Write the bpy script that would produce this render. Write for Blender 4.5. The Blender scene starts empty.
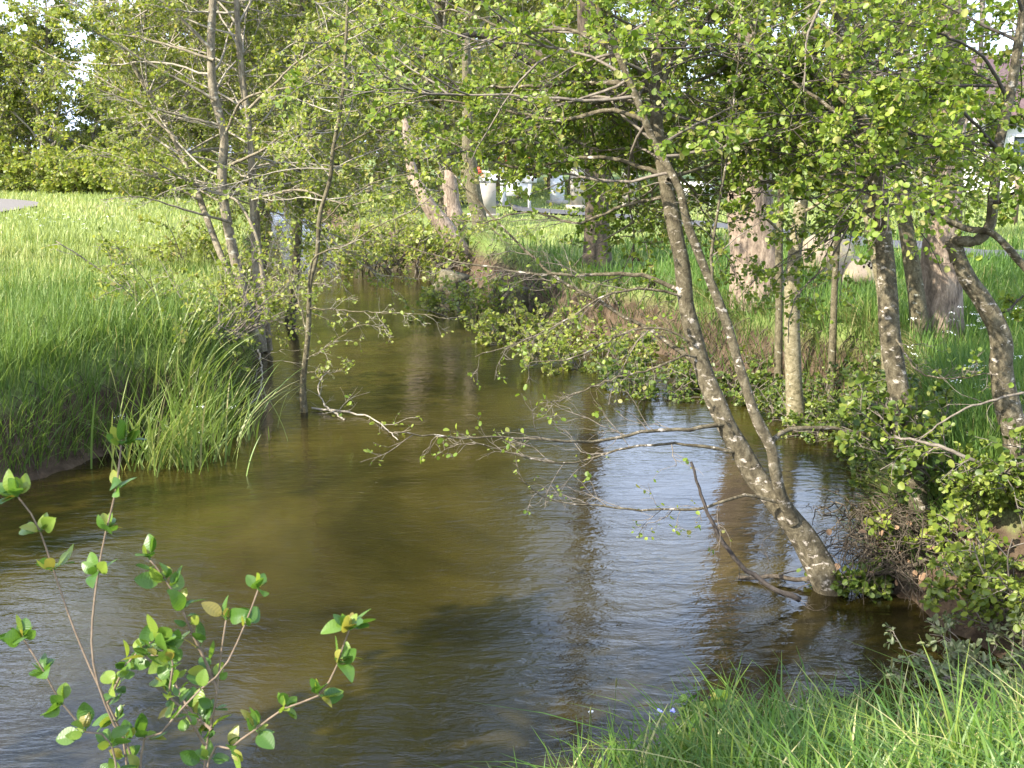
import bpy, math, random
import numpy as np

# ---------------------------------------------------------------- camera, sky, sun, exposure
scene = bpy.context.scene
col = scene.collection
CAM_H = 2.6
PITCH = math.radians(11.6)
FPX = 1138.0
cam_d = bpy.data.cameras.new("camera")
cam_d.sensor_width = 36.0
cam_d.lens = FPX * 36.0 / 1024.0
cam_d.clip_start = 0.05
cam_d.clip_end = 3000
cam_d.dof.use_dof = True
cam_d.dof.focus_distance = 8.0
cam_d.dof.aperture_fstop = 13.0
cam = bpy.data.objects.new("camera", cam_d)
cam.location = (0, 0, CAM_H)
cam.rotation_euler = (math.radians(90) - PITCH, 0, 0)
col.objects.link(cam)
scene.camera = cam

SUN_DIR = np.array([-0.62, -0.42, 0.60]); SUN_DIR /= np.linalg.norm(SUN_DIR)
world = bpy.data.worlds.new("World")
scene.world = world
world.use_nodes = True
wn = world.node_tree
bgn = wn.nodes["Background"]
sky = wn.nodes.new("ShaderNodeTexSky")
sky.sky_type = 'NISHITA'
sky.sun_disc = False
sky.sun_elevation = math.asin(SUN_DIR[2])
sky.sun_rotation = math.atan2(SUN_DIR[0], SUN_DIR[1])
sky.air_density = 1.0
sky.dust_density = 2.5
sky.ozone_density = 1.0
# thin fair-weather cloud over the clear sky
wtc = wn.nodes.new("ShaderNodeTexCoord")
wmp = wn.nodes.new("ShaderNodeMapping")
wmp.inputs['Scale'].default_value = (1.0, 1.0, 2.6)
wn.links.new(wtc.outputs['Generated'], wmp.inputs[0])
wno = wn.nodes.new("ShaderNodeTexNoise")
wno.inputs['Scale'].default_value = 2.6
wno.inputs['Detail'].default_value = 6
wno.inputs['Roughness'].default_value = .6
wn.links.new(wmp.outputs[0], wno.inputs['Vector'])
wra = wn.nodes.new("ShaderNodeValToRGB")
wra.color_ramp.elements[0].position = .40
wra.color_ramp.elements[0].color = (.12, .12, .12, 1)
wra.color_ramp.elements[1].position = .62
wra.color_ramp.elements[1].color = (.85, .85, .85, 1)
wn.links.new(wno.outputs['Fac'], wra.inputs[0])
wmx = wn.nodes.new("ShaderNodeMix")
wmx.data_type = 'RGBA'
wmx.inputs[7].default_value = (7.4, 8.9, 12.2, 1)
wn.links.new(wra.outputs[0], wmx.inputs[0])
wn.links.new(sky.outputs[0], wmx.inputs[6])
wn.links.new(wmx.outputs[2], bgn.inputs[0])
bgn.inputs[1].default_value = 0.13
sun_d = bpy.data.lights.new("sun", 'SUN')
sun_d.energy = 5.0
sun_d.angle = math.radians(0.55)
sun_d.color = (1.0, 0.93, 0.80)
sun_o = bpy.data.objects.new("sun", sun_d)
sun_o.rotation_euler = (math.acos(SUN_DIR[2]), 0, math.atan2(SUN_DIR[1], SUN_DIR[0]) + math.radians(90))
sun_o.location = tuple(SUN_DIR * 60)
col.objects.link(sun_o)
scene.view_settings.view_transform = 'Standard'
scene.view_settings.look = 'None'
scene.view_settings.gamma = 1.0
scene.view_settings.use_curve_mapping = False
scene.view_settings.exposure = 1.55
scene.cycles.max_bounces = 7
scene.cycles.diffuse_bounces = 3
scene.cycles.glossy_bounces = 3
scene.cycles.transmission_bounces = 4
scene.cycles.transparent_max_bounces = 6

# ---------------------------------------------------------------- picking points in the world
FW = np.array([0, math.cos(PITCH), -math.sin(PITCH)])
UP = np.array([0, math.sin(PITCH), math.cos(PITCH)])
RT = np.array([1.0, 0, 0])
ORG = np.array([0, 0, CAM_H])

def ray(px, py):
    return FW + RT * ((px - 512.0) / FPX) + UP * ((384.0 - py) / FPX)
def P(px, py, Y):
    r = ray(px, py)
    return ORG + r * (Y / r[1])
def G(px, py, z=0.0):
    r = ray(px, py)
    return ORG + r * ((z - CAM_H) / r[2])
def PL(*pts):
    return np.array([P(*p) for p in pts])
def PY(Y0, Y1, *pts):
    n = len(pts)
    return np.array([P(p[0], p[1], Y0 + (Y1 - Y0) * i / max(1, n - 1)) for i, p in enumerate(pts)])

def norm(v):
    return v / np.maximum(np.linalg.norm(v, axis=-1, keepdims=True), 1e-9)
def sstep(a, b, x):
    t = np.clip((x - a) / (b - a), 0, 1)
    return t * t * (3 - 2 * t)

# ---------------------------------------------------------------- mesh and object helpers
def make_mesh(name, V, faces, tint=None, smooth=True):
    V = np.ascontiguousarray(V, dtype=np.float32)
    me = bpy.data.meshes.new(name)
    me.vertices.add(len(V))
    me.vertices.foreach_set("co", V.ravel())
    faces = [np.asarray(f, dtype=np.int32) for f in faces if len(f)]
    idx = np.concatenate([f.ravel() for f in faces])
    tot = np.concatenate([np.full(len(f), f.shape[1], dtype=np.int32) for f in faces])
    start = np.concatenate([[0], np.cumsum(tot)[:-1]]).astype(np.int32)
    me.loops.add(len(idx))
    me.loops.foreach_set("vertex_index", idx)
    me.polygons.add(len(tot))
    me.polygons.foreach_set("loop_start", start)
    me.polygons.foreach_set("loop_total", tot)
    if smooth:
        me.polygons.foreach_set("use_smooth", np.ones(len(tot), dtype=bool))
    if tint is not None:
        a = me.attributes.new("tint", 'FLOAT', 'POINT')
        a.data.foreach_set("value", np.ascontiguousarray(tint, dtype=np.float32))
    me.update(calc_edges=True)
    me.validate()
    return me

def thing(name, label, cat, loc=(0, 0, 0), group=None):
    o = bpy.data.objects.new(name, None)
    o.empty_display_size = 0.2
    o.location = tuple(float(v) for v in loc)
    o["label"] = label
    o["category"] = cat
    if group:
        o["group"] = group
    col.objects.link(o)
    return o
def part(name, me, mat, parent=None, label=None, kind=None):
    o = bpy.data.objects.new(name, me)
    me.materials.append(mat)
    if parent is not None:
        o.parent = parent
    if label:
        o["label"] = label
    if kind:
        o["kind"] = kind
    col.objects.link(o)
    return o
def tag(o, label, cat, group=None, kind=None):
    o["label"] = label
    o["category"] = cat
    if group:
        o["group"] = group
    if kind:
        o["kind"] = kind
    return o
def copy_thing(src, loc, rotz, scale, label=None):
    r = src.copy()
    col.objects.link(r)
    r.location = tuple(float(v) for v in loc)
    r.rotation_euler = (0, 0, rotz)
    r.scale = scale
    if label:
        r["label"] = label
    for ch in list(src.children):
        c = ch.copy()
        col.objects.link(c)
        c.parent = r
    return r

class Shape:
    """collects verts and faces of one mesh"""
    def __init__(s):
        s.V, s.F, s.n, s.T = [], {}, 0, []
    def add(s, V, *faces, tint=None):
        V = np.asarray(V, dtype=float).reshape(-1, 3)
        for f in faces:
            f = np.asarray(f, dtype=np.int64)
            if len(f):
                s.F.setdefault(f.shape[1], []).append(f + s.n)
        s.V.append(V)
        s.T.append(np.full(len(V), 0.5) if tint is None else np.asarray(tint, dtype=float))
        s.n += len(V)
    def mesh(s, name, base=(0, 0, 0), smooth=True):
        return make_mesh(name, np.concatenate(s.V) - np.asarray(base), [np.concatenate(v) for v in s.F.values()], np.concatenate(s.T), smooth)

def box(s, c, size, rot=0.0):
    hx, hy, hz = [v / 2 for v in size]
    V = np.array([[x, y, z] for x in (-hx, hx) for y in (-hy, hy) for z in (-hz, hz)])
    ca, sa = math.cos(rot), math.sin(rot)
    V = np.stack([V[:, 0] * ca - V[:, 1] * sa, V[:, 0] * sa + V[:, 1] * ca, V[:, 2]], 1) + np.asarray(c)
    s.add(V, [[0, 1, 3, 2], [4, 6, 7, 5], [0, 4, 5, 1], [2, 3, 7, 6], [0, 2, 6, 4], [1, 5, 7, 3]])

def resample(pts, n):
    """smooth curve through the points, n samples"""
    pts = np.asarray(pts, dtype=float)
    if len(pts) == 2:
        t = np.linspace(0, 1, n)[:, None]
        return pts[0] * (1 - t) + pts[1] * t
    e = np.vstack([2 * pts[0] - pts[1], pts, 2 * pts[-1] - pts[-2]])
    out = []
    for i in range(1, len(e) - 2):
        p0, p1, p2, p3 = e[i - 1], e[i], e[i + 1], e[i + 2]
        t = np.linspace(0, 1, 12, endpoint=False)[:, None]
        out.append(0.5 * ((2 * p1) + (-p0 + p2) * t + (2 * p0 - 5 * p1 + 4 * p2 - p3) * t ** 2 + (-p0 + 3 * p1 - 3 * p2 + p3) * t ** 3))
    out.append(e[-2][None])
    c = np.vstack(out)
    d = np.concatenate([[0], np.cumsum(np.linalg.norm(np.diff(c, axis=0), axis=1))])
    u = np.linspace(0, d[-1], n)
    return np.stack([np.interp(u, d, c[:, k]) for k in range(3)], 1)

def tubes(s, L, R, sides=5, rough=0.0, rng=None, cap=True):
    """L: (K,n,3) lines, R: (K,n) radii"""
    L = np.asarray(L, dtype=float); R = np.asarray(R, dtype=float)
    K, n, _ = L.shape
    T = norm(np.gradient(L, axis=1))
    m = norm(L[:, -1] - L[:, 0] + 1e-6)
    ref = np.where(np.abs(m[:, 2:3]) > 0.8, np.array([[1.0, 0.1, 0]]), np.array([[0, 0.05, 1.0]]))[:, None, :]
    U = norm(ref - (ref * T).sum(-1, keepdims=True) * T)
    W = np.cross(T, U)
    a = np.linspace(0, 2 * math.pi, sides, endpoint=False)
    rad = R[:, :, None] * np.ones(sides)
    if rough and rng is not None:
        nz = rng.normal(size=(K, n, sides))
        for _ in range(2):
            nz = (nz + np.roll(nz, 1, 2) + np.roll(nz, -1, 2)) / 1.9
            nz[:, 1:-1] = (nz[:, 1:-1] * 2 + nz[:, :-2] + nz[:, 2:]) / 3.2
        rad = rad * (1 + rough * nz)
    V = L[:, :, None, :] + rad[..., None] * (np.cos(a)[None, None, :, None] * U[:, :, None, :] + np.sin(a)[None, None, :, None] * W[:, :, None, :])
    V = V.reshape(-1, 3)
    k = np.arange(K)[:, None, None] * n * sides
    i = np.arange(n - 1)[None, :, None] * sides
    j = np.arange(sides)[None, None, :]
    j2 = (j + 1) % sides
    F = np.stack([k + i + j, k + i + j2, k + i + sides + j2, k + i + sides + j], -1).reshape(-1, 4)
    s.add(V, F)
    if cap and sides > 4:
        for q in range(K):
            b = q * n * sides + (n - 1) * sides
            s.F.setdefault(sides, []).append(np.array([[b + t for t in range(sides)]]) + s.n - len(V))

def wire(s, pts, r0, r1, n=14, sides=6, rough=0.0, rng=None, power=1.0, flare=0.0, jit=0.0):
    L = resample(pts, n)
    if jit and rng is not None:
        L[1:-1] += rng.normal(size=(n - 2, 3)) * jit
    t = np.linspace(0, 1, n) ** power
    R = r0 + (r1 - r0) * t
    if flare:
        R = R * (1 + flare * np.exp(-np.linspace(0, 1, n) * 14))
    tubes(s, L[None], R[None], sides, rough, rng)
    return L, R

# ---------------------------------------------------------------- procedural growth
def grow(rng, S, D, L, n, wander, up):
    D = norm(np.asarray(D, dtype=float)); Pn = [np.asarray(S, dtype=float)]
    st = (np.asarray(L, dtype=float) / (n - 1))[:, None]
    for i in range(n - 1):
        D = norm(D + rng.normal(size=D.shape) * wander + np.array([0, 0, up]))
        Pn.append(Pn[-1] + D * st)
    return np.stack(Pn, 1)

def spawn(rng, Lines, Len, m, tmin, ang, ratio, flat=0.6):
    """m children per line: start, direction, length, relative position"""
    K, n, _ = Lines.shape
    par = np.repeat(np.arange(K), m)
    t = tmin + (1 - tmin) * rng.random(K * m)
    f = t * (n - 1)
    i = np.clip(f.astype(int), 0, n - 2)
    w = (f - i)[:, None]
    S = Lines[par, i] * (1 - w) + Lines[par, i + 1] * w
    T = norm(Lines[par, i + 1] - Lines[par, i])
    rv = rng.normal(size=T.shape)
    rv[:, 2] *= (1 - flat)
    pp = norm(rv - (rv * T).sum(-1, keepdims=True) * T)
    a = (ang[0] + (ang[1] - ang[0]) * rng.random(K * m))[:, None]
    D = np.cos(a) * T + np.sin(a) * pp
    Ln = Len[par] * ratio * (0.5 + 0.8 * rng.random(K * m)) * (1.15 - 0.65 * t)
    return S, D, Ln, t

# leaf outline: rounded, folded on its midrib
LEAF = np.array([[0, 0, 0], [.22, .30, .07], [.60, .46, .10], [.93, .27, .05], [1.0, 0, -.03], [.93, -.27, .05], [.60, -.46, .10], [.22, -.30, .07]])
LEAF_F = np.array([[0, 4, 3, 2, 1], [0, 7, 6, 5, 4]])
NARROW = LEAF * np.array([1, .55, 1])
QUAD = np.array([[0, 0, 0], [.5, .42, .08], [1, 0, 0], [.5, -.42, .08]])
QUAD_F = np.array([[0, 2, 1, 0], [0, 3, 2, 0]])

SUN_LEAN = [.55]   # how far leaves turn to the sun
def leaf_frames(rng, D, upbias=0.7):
    D = norm(D)
    N = rng.normal(size=D.shape) * 0.62 + np.array([0, 0, upbias]) + SUN_DIR * SUN_LEAN[0]
    N = norm(N - (N * D).sum(-1, keepdims=True) * D)
    return D, np.cross(N, D), N

def put_leaves(s, rng, S, D, size, shape=LEAF, faces=LEAF_F, upbias=0.7, tint=None):
    D, W, N = leaf_frames(rng, D, upbias)
    q = shape[None, :, :] * size[:, None, None]
    curl = rng.normal(size=(len(S), 1)) * 0.35
    q = q.copy()
    q[:, :, 2] += curl * q[:, :, 0] ** 2 / np.maximum(size[:, None], 1e-6)
    V = S[:, None, :] + q[..., 0:1] * D[:, None, :] + q[..., 1:2] * W[:, None, :] + q[..., 2:3] * N[:, None, :]
    k = len(shape)
    F = (np.arange(len(S))[:, None, None] * k + faces[None]).reshape(-1, faces.shape[1])
    if faces is QUAD_F:
        F = (np.arange(len(S))[:, None, None] * k + np.array([[0, 2, 1], [0, 3, 2]])[None]).reshape(-1, 3)
    t = rng.random(len(S)) if tint is None else tint
    s.add(V.reshape(-1, 3), F, tint=np.repeat(t, k))

def leaves_on(s, rng, Tw, q, size, shape=LEAF, faces=LEAF_F, tmin=0.15, upbias=0.7, keep=None):
    K, n, _ = Tw.shape
    if K == 0:
        return
    S, D, _, t = spawn(rng, Tw, np.ones(K), q, tmin, (0.5, 1.3), 1.0, flat=0.3)
    D = norm(D + np.array([0, 0, -0.15]) + rng.normal(size=D.shape) * 0.35)
    sz = size * (0.4 + 1.0 * rng.random(len(S)) ** 1.2)
    S = S + D * (0.25 * sz[:, None])
    if keep is not None:
        m = keep(S)
        S, D, sz = S[m], D[m], sz[m]
    put_leaves(s, rng, S, D, sz, shape, faces, upbias)

def tree(name, label, cat, base, stems, boughs=(), auto=None, sub=(6, .5), twig=(6, .45), q=6, leaf=0.045, seed=1,
         bark=None, twigmat=None, leafmat=None, group=None, flat=0.6, trunk_sides=14, rough=0.05, flare=0.6, droop=-0.02,
         shape=LEAF, faces=LEAF_F, keep=None, cones=0, jit=0.004, bmat=None, root_parts=(), twig_r=0.0022, upbias=0.5, branch_leaf=1.0, taper=1.0):
    """stems: (points, r0, r1); boughs: (points, r0[, own children 0..1]); auto: dict(n, z0, z1, len, up, bias)"""
    rng = np.random.default_rng(seed)
    base = np.asarray(base, dtype=float)
    root = thing(name, label, cat, base, group)
    SL = []
    for i, st in enumerate(stems):
        s = Shape()
        pts, r0, r1 = st[0], st[1], st[2]
        L, R = wire(s, pts, r0, r1, n=max(16, 7 * len(pts)), sides=trunk_sides, rough=rough, rng=rng, power=taper, flare=flare if i == 0 or len(st) > 3 else 0.0)
        part("trunk" if i == 0 else "stem", s.mesh("trunk", base), bark, root)
        SL.append((L, R))
    lv1, ln1, sp1, sn1 = [], [], [], []
    NB = 14
    for b in boughs:
        s = Shape()
        L, R = wire(s, b[0], b[1], max(0.0025, b[1] * 0.22), n=NB * 2 - 1, sides=7, rough=rough * 0.6, rng=rng, jit=jit, power=0.8)
        part("branch", s.mesh("branch", base), bmat or bark, root)
        if len(b) < 3 or b[2] > 0:
            if len(b) > 2 and b[2] < .35:
                sp1.append(L[::2]); sn1.append(min(np.linalg.norm(np.diff(L, axis=0), axis=1).sum(), 3.0) * .55)
                continue
            lv1.append(L[::2]); ln1.append(min(np.linalg.norm(np.diff(L, axis=0), axis=1).sum(), 3.0) * (b[2] if len(b) > 2 else 1.0))
    tw_s = Shape()
    for auto in ([] if not auto else auto if isinstance(auto, list) else [auto]):
        n = auto['n']
        S0, D0, L0, R0 = [], [], [], []
        tries = 0
        while len(S0) < n and tries < n * 60:
            tries += 1
            L, R = SL[rng.integers(len(SL))]
            i = rng.integers(len(L))
            z = L[i][2]
            if not (auto['z0'] <= z <= auto['z1']):
                continue
            az = rng.random() * 2 * math.pi
            d = np.array([math.cos(az), math.sin(az), 0])
            if 'bias' in auto:
                d = norm(d + np.asarray(auto['bias']))
            if d[1] < auto.get('ymin', -2):
                continue
            el = auto.get('el', 0.35) + rng.normal() * 0.36
            d = d * math.cos(el) + np.array([0, 0, math.sin(el)])
            f = (z - auto['z0']) / max(1e-6, auto['z1'] - auto['z0'])
            S0.append(L[i]); D0.append(d)
            L0.append(auto['len'] * (0.6 + 0.6 * rng.random()) * (1 - auto.get('top', 0.5) * f)); R0.append(min(R[i] * 0.5, auto.get('r', 0.03)))
        B = grow(rng, np.array(S0), np.array(D0), np.array(L0), NB, 0.10, auto.get('up', 0.0))
        R = np.array(R0)[:, None] * np.linspace(1, 0.16, NB)[None]
        tubes(tw_s, B, np.maximum(R, twig_r * 1.2), 5, cap=False)
        lv1 += list(B); ln1 += list(L0)
    cr = Shape()
    if lv1:
        lv1 = np.array(lv1); ln1 = np.array(ln1)
        S, D, Ln, t = spawn(rng, lv1, ln1, sub[0], 0.18, (0.5, 1.1), sub[1], flat)
        L2 = grow(rng, S, D, Ln, 7, 0.16, droop)
        r2 = np.clip(Ln * 0.009, twig_r * 1.3, 0.014)
        tubes(tw_s, L2, r2[:, None] * np.linspace(1, .35, 7)[None], 4, cap=False)
        S, D, Ln2, t = spawn(rng, L2, Ln, twig[0], 0.2, (0.4, 1.1), twig[1], flat * 0.7)
        Ln2 = np.clip(Ln2, 0.05, 0.6)
        L3 = grow(rng, S, D, Ln2, 5, 0.22, 0.01)
        tubes(tw_s, L3, np.full(len(L3), twig_r)[:, None] * np.linspace(1, .55, 5)[None], 3, cap=False)
        leaves_on(cr, rng, L3, q, leaf, shape, faces, 0.1, upbias, keep)
        if branch_leaf:
            leaves_on(cr, rng, L2, max(1, int(q * 0.7 * branch_leaf)), leaf, shape, faces, 0.3, upbias, keep)
        if sp1:
            S, D, Ln, t = spawn(rng, np.array(sp1), np.array(sn1), 13, .12, (.4, 1.1), .42, .5)
            L2 = grow(rng, S, D, Ln, 7, .2, .0)
            tubes(tw_s, L2, np.clip(Ln * .008, twig_r, .006)[:, None] * np.linspace(1, .35, 7)[None], 4, cap=False)
            S, D, Ln2, t = spawn(rng, L2, Ln, 5, .2, (.4, 1.1), .5, .3)
            L3s = grow(rng, S, D, np.clip(Ln2, .04, .4), 5, .25, .0)
            tubes(tw_s, L3s, np.full(len(L3s), twig_r * .8)[:, None] * np.linspace(1, .55, 5)[None], 3, cap=False)
            k = rng.random(len(L3s)) < .55
            leaves_on(cr, rng, L3s[k], 2, leaf * .9, shape, faces, 0.5, upbias, keep)
        part("twigs", tw_s.mesh("twigs", base), twigmat or bark, root)
        if cr.n:
            part("crown", cr.mesh("crown", base, smooth=False), leafmat, root)
        if cones:
            cs = Shape()
            k = rng.choice(len(L3), min(cones, len(L3)), replace=False)
            for qi in k:
                e = L3[qi, -1]
                for _ in range(rng.integers(2, 5)):
                    c = e + rng.normal(size=3) * 0.012 - np.array([0, 0, .012])
                    ell = np.array([[c, c - [0, 0, .006], c - [0, 0, .014], c - [0, 0, .02]]])
                    ell = ell + np.linspace(0, 1, 4)[None, :, None] * rng.normal(size=3) * 0.006
                    tubes(cs, ell, np.array([[.002, .0075, .007, .002]]), 6)
            part("cones", cs.mesh("cones", base), M['cone'], root, kind='stuff')
    return root

# ---------------------------------------------------------------- materials
M = {}
def new_mat(name):
    m = bpy.data.materials.new(name)
    m.use_nodes = True
    nt = m.node_tree
    return m, nt, nt.nodes["Principled BSDF"]
def N(nt, typ, **kw):
    n = nt.nodes.new(typ)
    for k, v in kw.items():
        if k.startswith('i_'):
            key = k[2:]
            n.inputs[int(key) if key.isdigit() else key].default_value = v
        else:
            setattr(n, k, v)
    return n
def ramp(nt, src, stops):
    r = nt.nodes.new("ShaderNodeValToRGB")
    e = r.color_ramp.elements
    while len(e) < len(stops):
        e.new(0.5)
    for x, (p, c) in zip(e, stops):
        x.position = p
        x.color = (c[0], c[1], c[2], 1) if not isinstance(c, (int, float)) else (c, c, c, 1)
    nt.links.new(src, r.inputs[0])
    return r.outputs[0]
def coords(nt, scale=(1, 1, 1), kind="Object"):
    tc = nt.nodes.new("ShaderNodeTexCoord")
    mp = nt.nodes.new("ShaderNodeMapping")
    mp.inputs['Scale'].default_value = scale
    nt.links.new(tc.outputs[kind], mp.inputs[0])
    return mp.outputs[0]
def noise(nt, vec, scale, detail=4, rough=.55, dist=0.0):
    n = N(nt, "ShaderNodeTexNoise")
    n.inputs['Scale'].default_value = scale
    n.inputs['Detail'].default_value = detail
    n.inputs['Roughness'].default_value = rough
    n.inputs['Distortion'].default_value = dist
    nt.links.new(vec, n.inputs['Vector'])
    return n.outputs['Fac']
def mix(nt, fac, a, b, mode='MIX'):
    n = nt.nodes.new("ShaderNodeMix")
    n.data_type = 'RGBA'
    n.blend_type = mode
    for sock, v in ((n.inputs[0], fac), (n.inputs[6], a), (n.inputs[7], b)):
        if hasattr(v, 'is_linked'):
            nt.links.new(v, sock)
        elif isinstance(v, (int, float)):
            sock.default_value = v
        else:
            sock.default_value = (v[0], v[1], v[2], 1)
    return n.outputs[2]
def bump(nt, bsdf, h, strength, dist=0.02):
    b = N(nt, "ShaderNodeBump")
    b.inputs['Strength'].default_value = strength
    b.inputs['Distance'].default_value = dist
    nt.links.new(h, b.inputs['Height'])
    nt.links.new(b.outputs[0], bsdf.inputs['Normal'])

def leaf_mat(name, stops, trans=0.35, rough=0.42, spec=0.35, tboost=(1.5, 1.45, 0.8)):
    m, nt, b = new_mat(name)
    a = N(nt, "ShaderNodeAttribute", attribute_name="tint")
    c = ramp(nt, a.outputs['Fac'], stops)
    nt.links.new(c, b.inputs['Base Color'])
    b.inputs['Roughness'].default_value = rough
    b.inputs['Specular IOR Level'].default_value = spec
    tr = N(nt, "ShaderNodeBsdfTranslucent")
    nt.links.new(mix(nt, 1.0, c, tboost, 'MULTIPLY'), tr.inputs[0])
    ms = N(nt, "ShaderNodeMixShader")
    ms.inputs[0].default_value = trans
    nt.links.new(b.outputs[0], ms.inputs[1])
    nt.links.new(tr.outputs[0], ms.inputs[2])
    nt.links.new(ms.outputs[0], nt.nodes["Material Output"].inputs[0])
    M[name] = m
    return m

leaf_mat('leaf_alder', [(0, (.085, .14, .016)), (.5, (.165, .235, .03)), (.85, (.255, .31, .055)), (1, (.28, .25, .09))], 0.45)
leaf_mat('leaf_left', [(0, (.11, .15, .022)), (.5, (.20, .245, .042)), (.85, (.29, .32, .075)), (1, (.30, .26, .10))], 0.45)
leaf_mat('leaf_far', [(0, (.14, .165, .035)), (.5, (.21, .235, .055)), (.9, (.28, .29, .085)), (1, (.27, .22, .11))], 0.5)
leaf_mat('leaf_dense', [(0, (.09, .125, .024)), (.5, (.15, .19, .035)), (1, (.21, .24, .05))], 0.45)
leaf_mat('leaf_sapling', [(0, (.05, .115, .018)), (.5, (.095, .18, .026)), (.85, (.20, .265, .04)), (1, (.25, .20, .05))], 0.4, .38, .45)
leaf_mat('leaf_shrub', [(0, (.08, .12, .018)), (.6, (.16, .21, .03)), (1, (.25, .28, .05))], 0.38)
leaf_mat('leaf_bramble', [(0, (.04, .075, .012)), (.6, (.10, .145, .022)), (1, (.19, .22, .04))], 0.35)
leaf_mat('leaf_pale', [(0, (.09, .12, .05)), (.6, (.15, .18, .08)), (1, (.22, .23, .12))], 0.25)
leaf_mat('grass_meadow', [(0, (.075, .135, .026)), (.55, (.13, .20, .046)), (.82, (.23, .28, .09)), (1, (.38, .34, .17))], 0.35, .5, .25)
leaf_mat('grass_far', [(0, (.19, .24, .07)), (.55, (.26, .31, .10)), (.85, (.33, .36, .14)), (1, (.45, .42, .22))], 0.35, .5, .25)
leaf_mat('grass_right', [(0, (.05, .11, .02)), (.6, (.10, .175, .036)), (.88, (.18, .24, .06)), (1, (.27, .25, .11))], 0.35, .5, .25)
leaf_mat('grass_near', [(0, (.05, .115, .014)), (.5, (.095, .17, .024)), (.78, (.19, .24, .045)), (1, (.42, .38, .17))], 0.32, .42, .35)
leaf_mat('grass_dry', [(0, (.11, .13, .04)), (.6, (.21, .20, .075)), (1, (.34, .29, .14))], 0.3, .7, .2)
leaf_mat('reed', [(0, (.085, .145, .03)), (.55, (.155, .225, .055)), (.9, (.25, .29, .11)), (1, (.30, .27, .14))], 0.3, .4, .4)

def bark_mat(name, dark, mid, light, patch=.55, scale=1.0, stretch=.35, bstr=.6, spot=(.62, .6, .55)):
    m, nt, b = new_mat(name)
    v = coords(nt, (1, 1, stretch))
    v2 = coords(nt, (1, 1, 1.8))
    n1 = noise(nt, v, 14 * scale, 6, .65, .6)
    n2 = noise(nt, v2, 9 * scale, 5, .6, .3)
    n3 = noise(nt, v, 60 * scale, 4, .7)
    c = ramp(nt, n1, [(.3, dark), (.52, mid), (.75, light)])
    f = ramp(nt, n2, [(patch, 0.0), (patch + .07, 1.0)])
    c = mix(nt, f, c, spot)
    c = mix(nt, ramp(nt, n3, [(.35, .35), (.65, 0.0)]), c, dark)
    nt.links.new(c, b.inputs['Base Color'])
    b.inputs['Roughness'].default_value = .85
    b.inputs['Specular IOR Level'].default_value = .2
    add = N(nt, "ShaderNodeMath", operation='ADD')
    nt.links.new(n1, add.inputs[0]); nt.links.new(n3, add.inputs[1])
    bump(nt, b, add.outputs[0], bstr, .015 / scale)
    M[name] = m
bark_mat('bark_alder', (.03, .024, .015), (.125, .105, .065), (.27, .235, .165), .58, 1.9, .8, 1.0, (.50, .44, .37))
bark_mat('bark_mossy', (.04, .034, .02), (.14, .12, .07), (.24, .21, .13), .62, 1.5, .8, 1.0, (.36, .35, .27))
bark_mat('bark_left', (.07, .06, .045), (.22, .185, .125), (.34, .295, .21), .59, 1.2, .6, .8, (.44, .41, .32))
bark_mat('bark_pale', (.07, .06, .03), (.24, .205, .12), (.40, .36, .24), .62, 1.6, 1.3, .9, (.5, .48, .38))
bark_mat('bark_big', (.055, .042, .032), (.27, .205, .15), (.47, .38, .29), .85, 1.5, .28, 1.0, (.4, .36, .3))
bark_mat('bark_dark', (.035, .028, .02), (.11, .085, .06), (.17, .13, .09), .9, .8, .22, 1.0, (.2, .17, .12))
bark_mat('twig', (.08, .065, .05), (.17, .145, .115), (.26, .23, .19), .7, 2, .8, .2, (.3, .27, .22))
bark_mat('twig_pale', (.15, .13, .10), (.29, .255, .20), (.40, .36, .30), .6, 2, .8, .2, (.5, .47, .4))
bark_mat('twig_dark', (.03, .025, .022), (.075, .062, .052), (.13, .11, .09), .75, 2, .8, .2, (.22, .2, .18))
bark_mat('root', (.022, .016, .011), (.078, .063, .045), (.18, .15, .11), .8, 1.5, .6, .5, (.3, .24, .18))
bark_mat('sapling_stem', (.10, .075, .055), (.19, .14, .10), (.26, .2, .15), .75, 3, .6, .2, (.3, .25, .2))

def plain(name, c, rough=.7, spec=.3, var=.15, scale=6, bstr=0.0):
    m, nt, b = new_mat(name)
    n1 = noise(nt, coords(nt), scale, 5, .6)
    d = tuple(x * (1 - var * 1.6) for x in c)
    e = tuple(min(1, x * (1 + var)) for x in c)
    nt.links.new(ramp(nt, n1, [(.3, d), (.7, e)]), b.inputs['Base Color'])
    b.inputs['Roughness'].default_value = rough
    b.inputs['Specular IOR Level'].default_value = spec
    if bstr:
        bump(nt, b, n1, bstr, .02)
    M[name] = m
plain('cone', (.035, .022, .016), .8, .2, .3, 40)
plain('white', (.66, .655, .63), .6, .3, .06)
plain('red', (.62, .10, .05), .5, .3, .1)
plain('beige', (.36, .32, .26), .8, .2, .12)
plain('pink_roof', (.42, .22, .17), .8, .2, .12)
plain('dark_roof', (.055, .05, .06), .7, .3, .15)
plain('glass', (.03, .04, .05), .1, .6, .1)
plain('wood', (.2, .15, .1), .8, .2, .2)
plain('asphalt', (.085, .085, .09), .9, .2, .15, 9)
plain('gravel', (.17, .155, .14), .95, .1, .2, 12)
plain('petal_white', (.8, .8, .76), .6, .2, .05)
plain('petal_blue', (.28, .30, .68), .6, .2, .1)
plain('petal_yellow', (.7, .52, .06), .6, .2, .1)
plain('dead_leaf', (.19, .12, .07), .8, .2, .3, 15)

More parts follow.
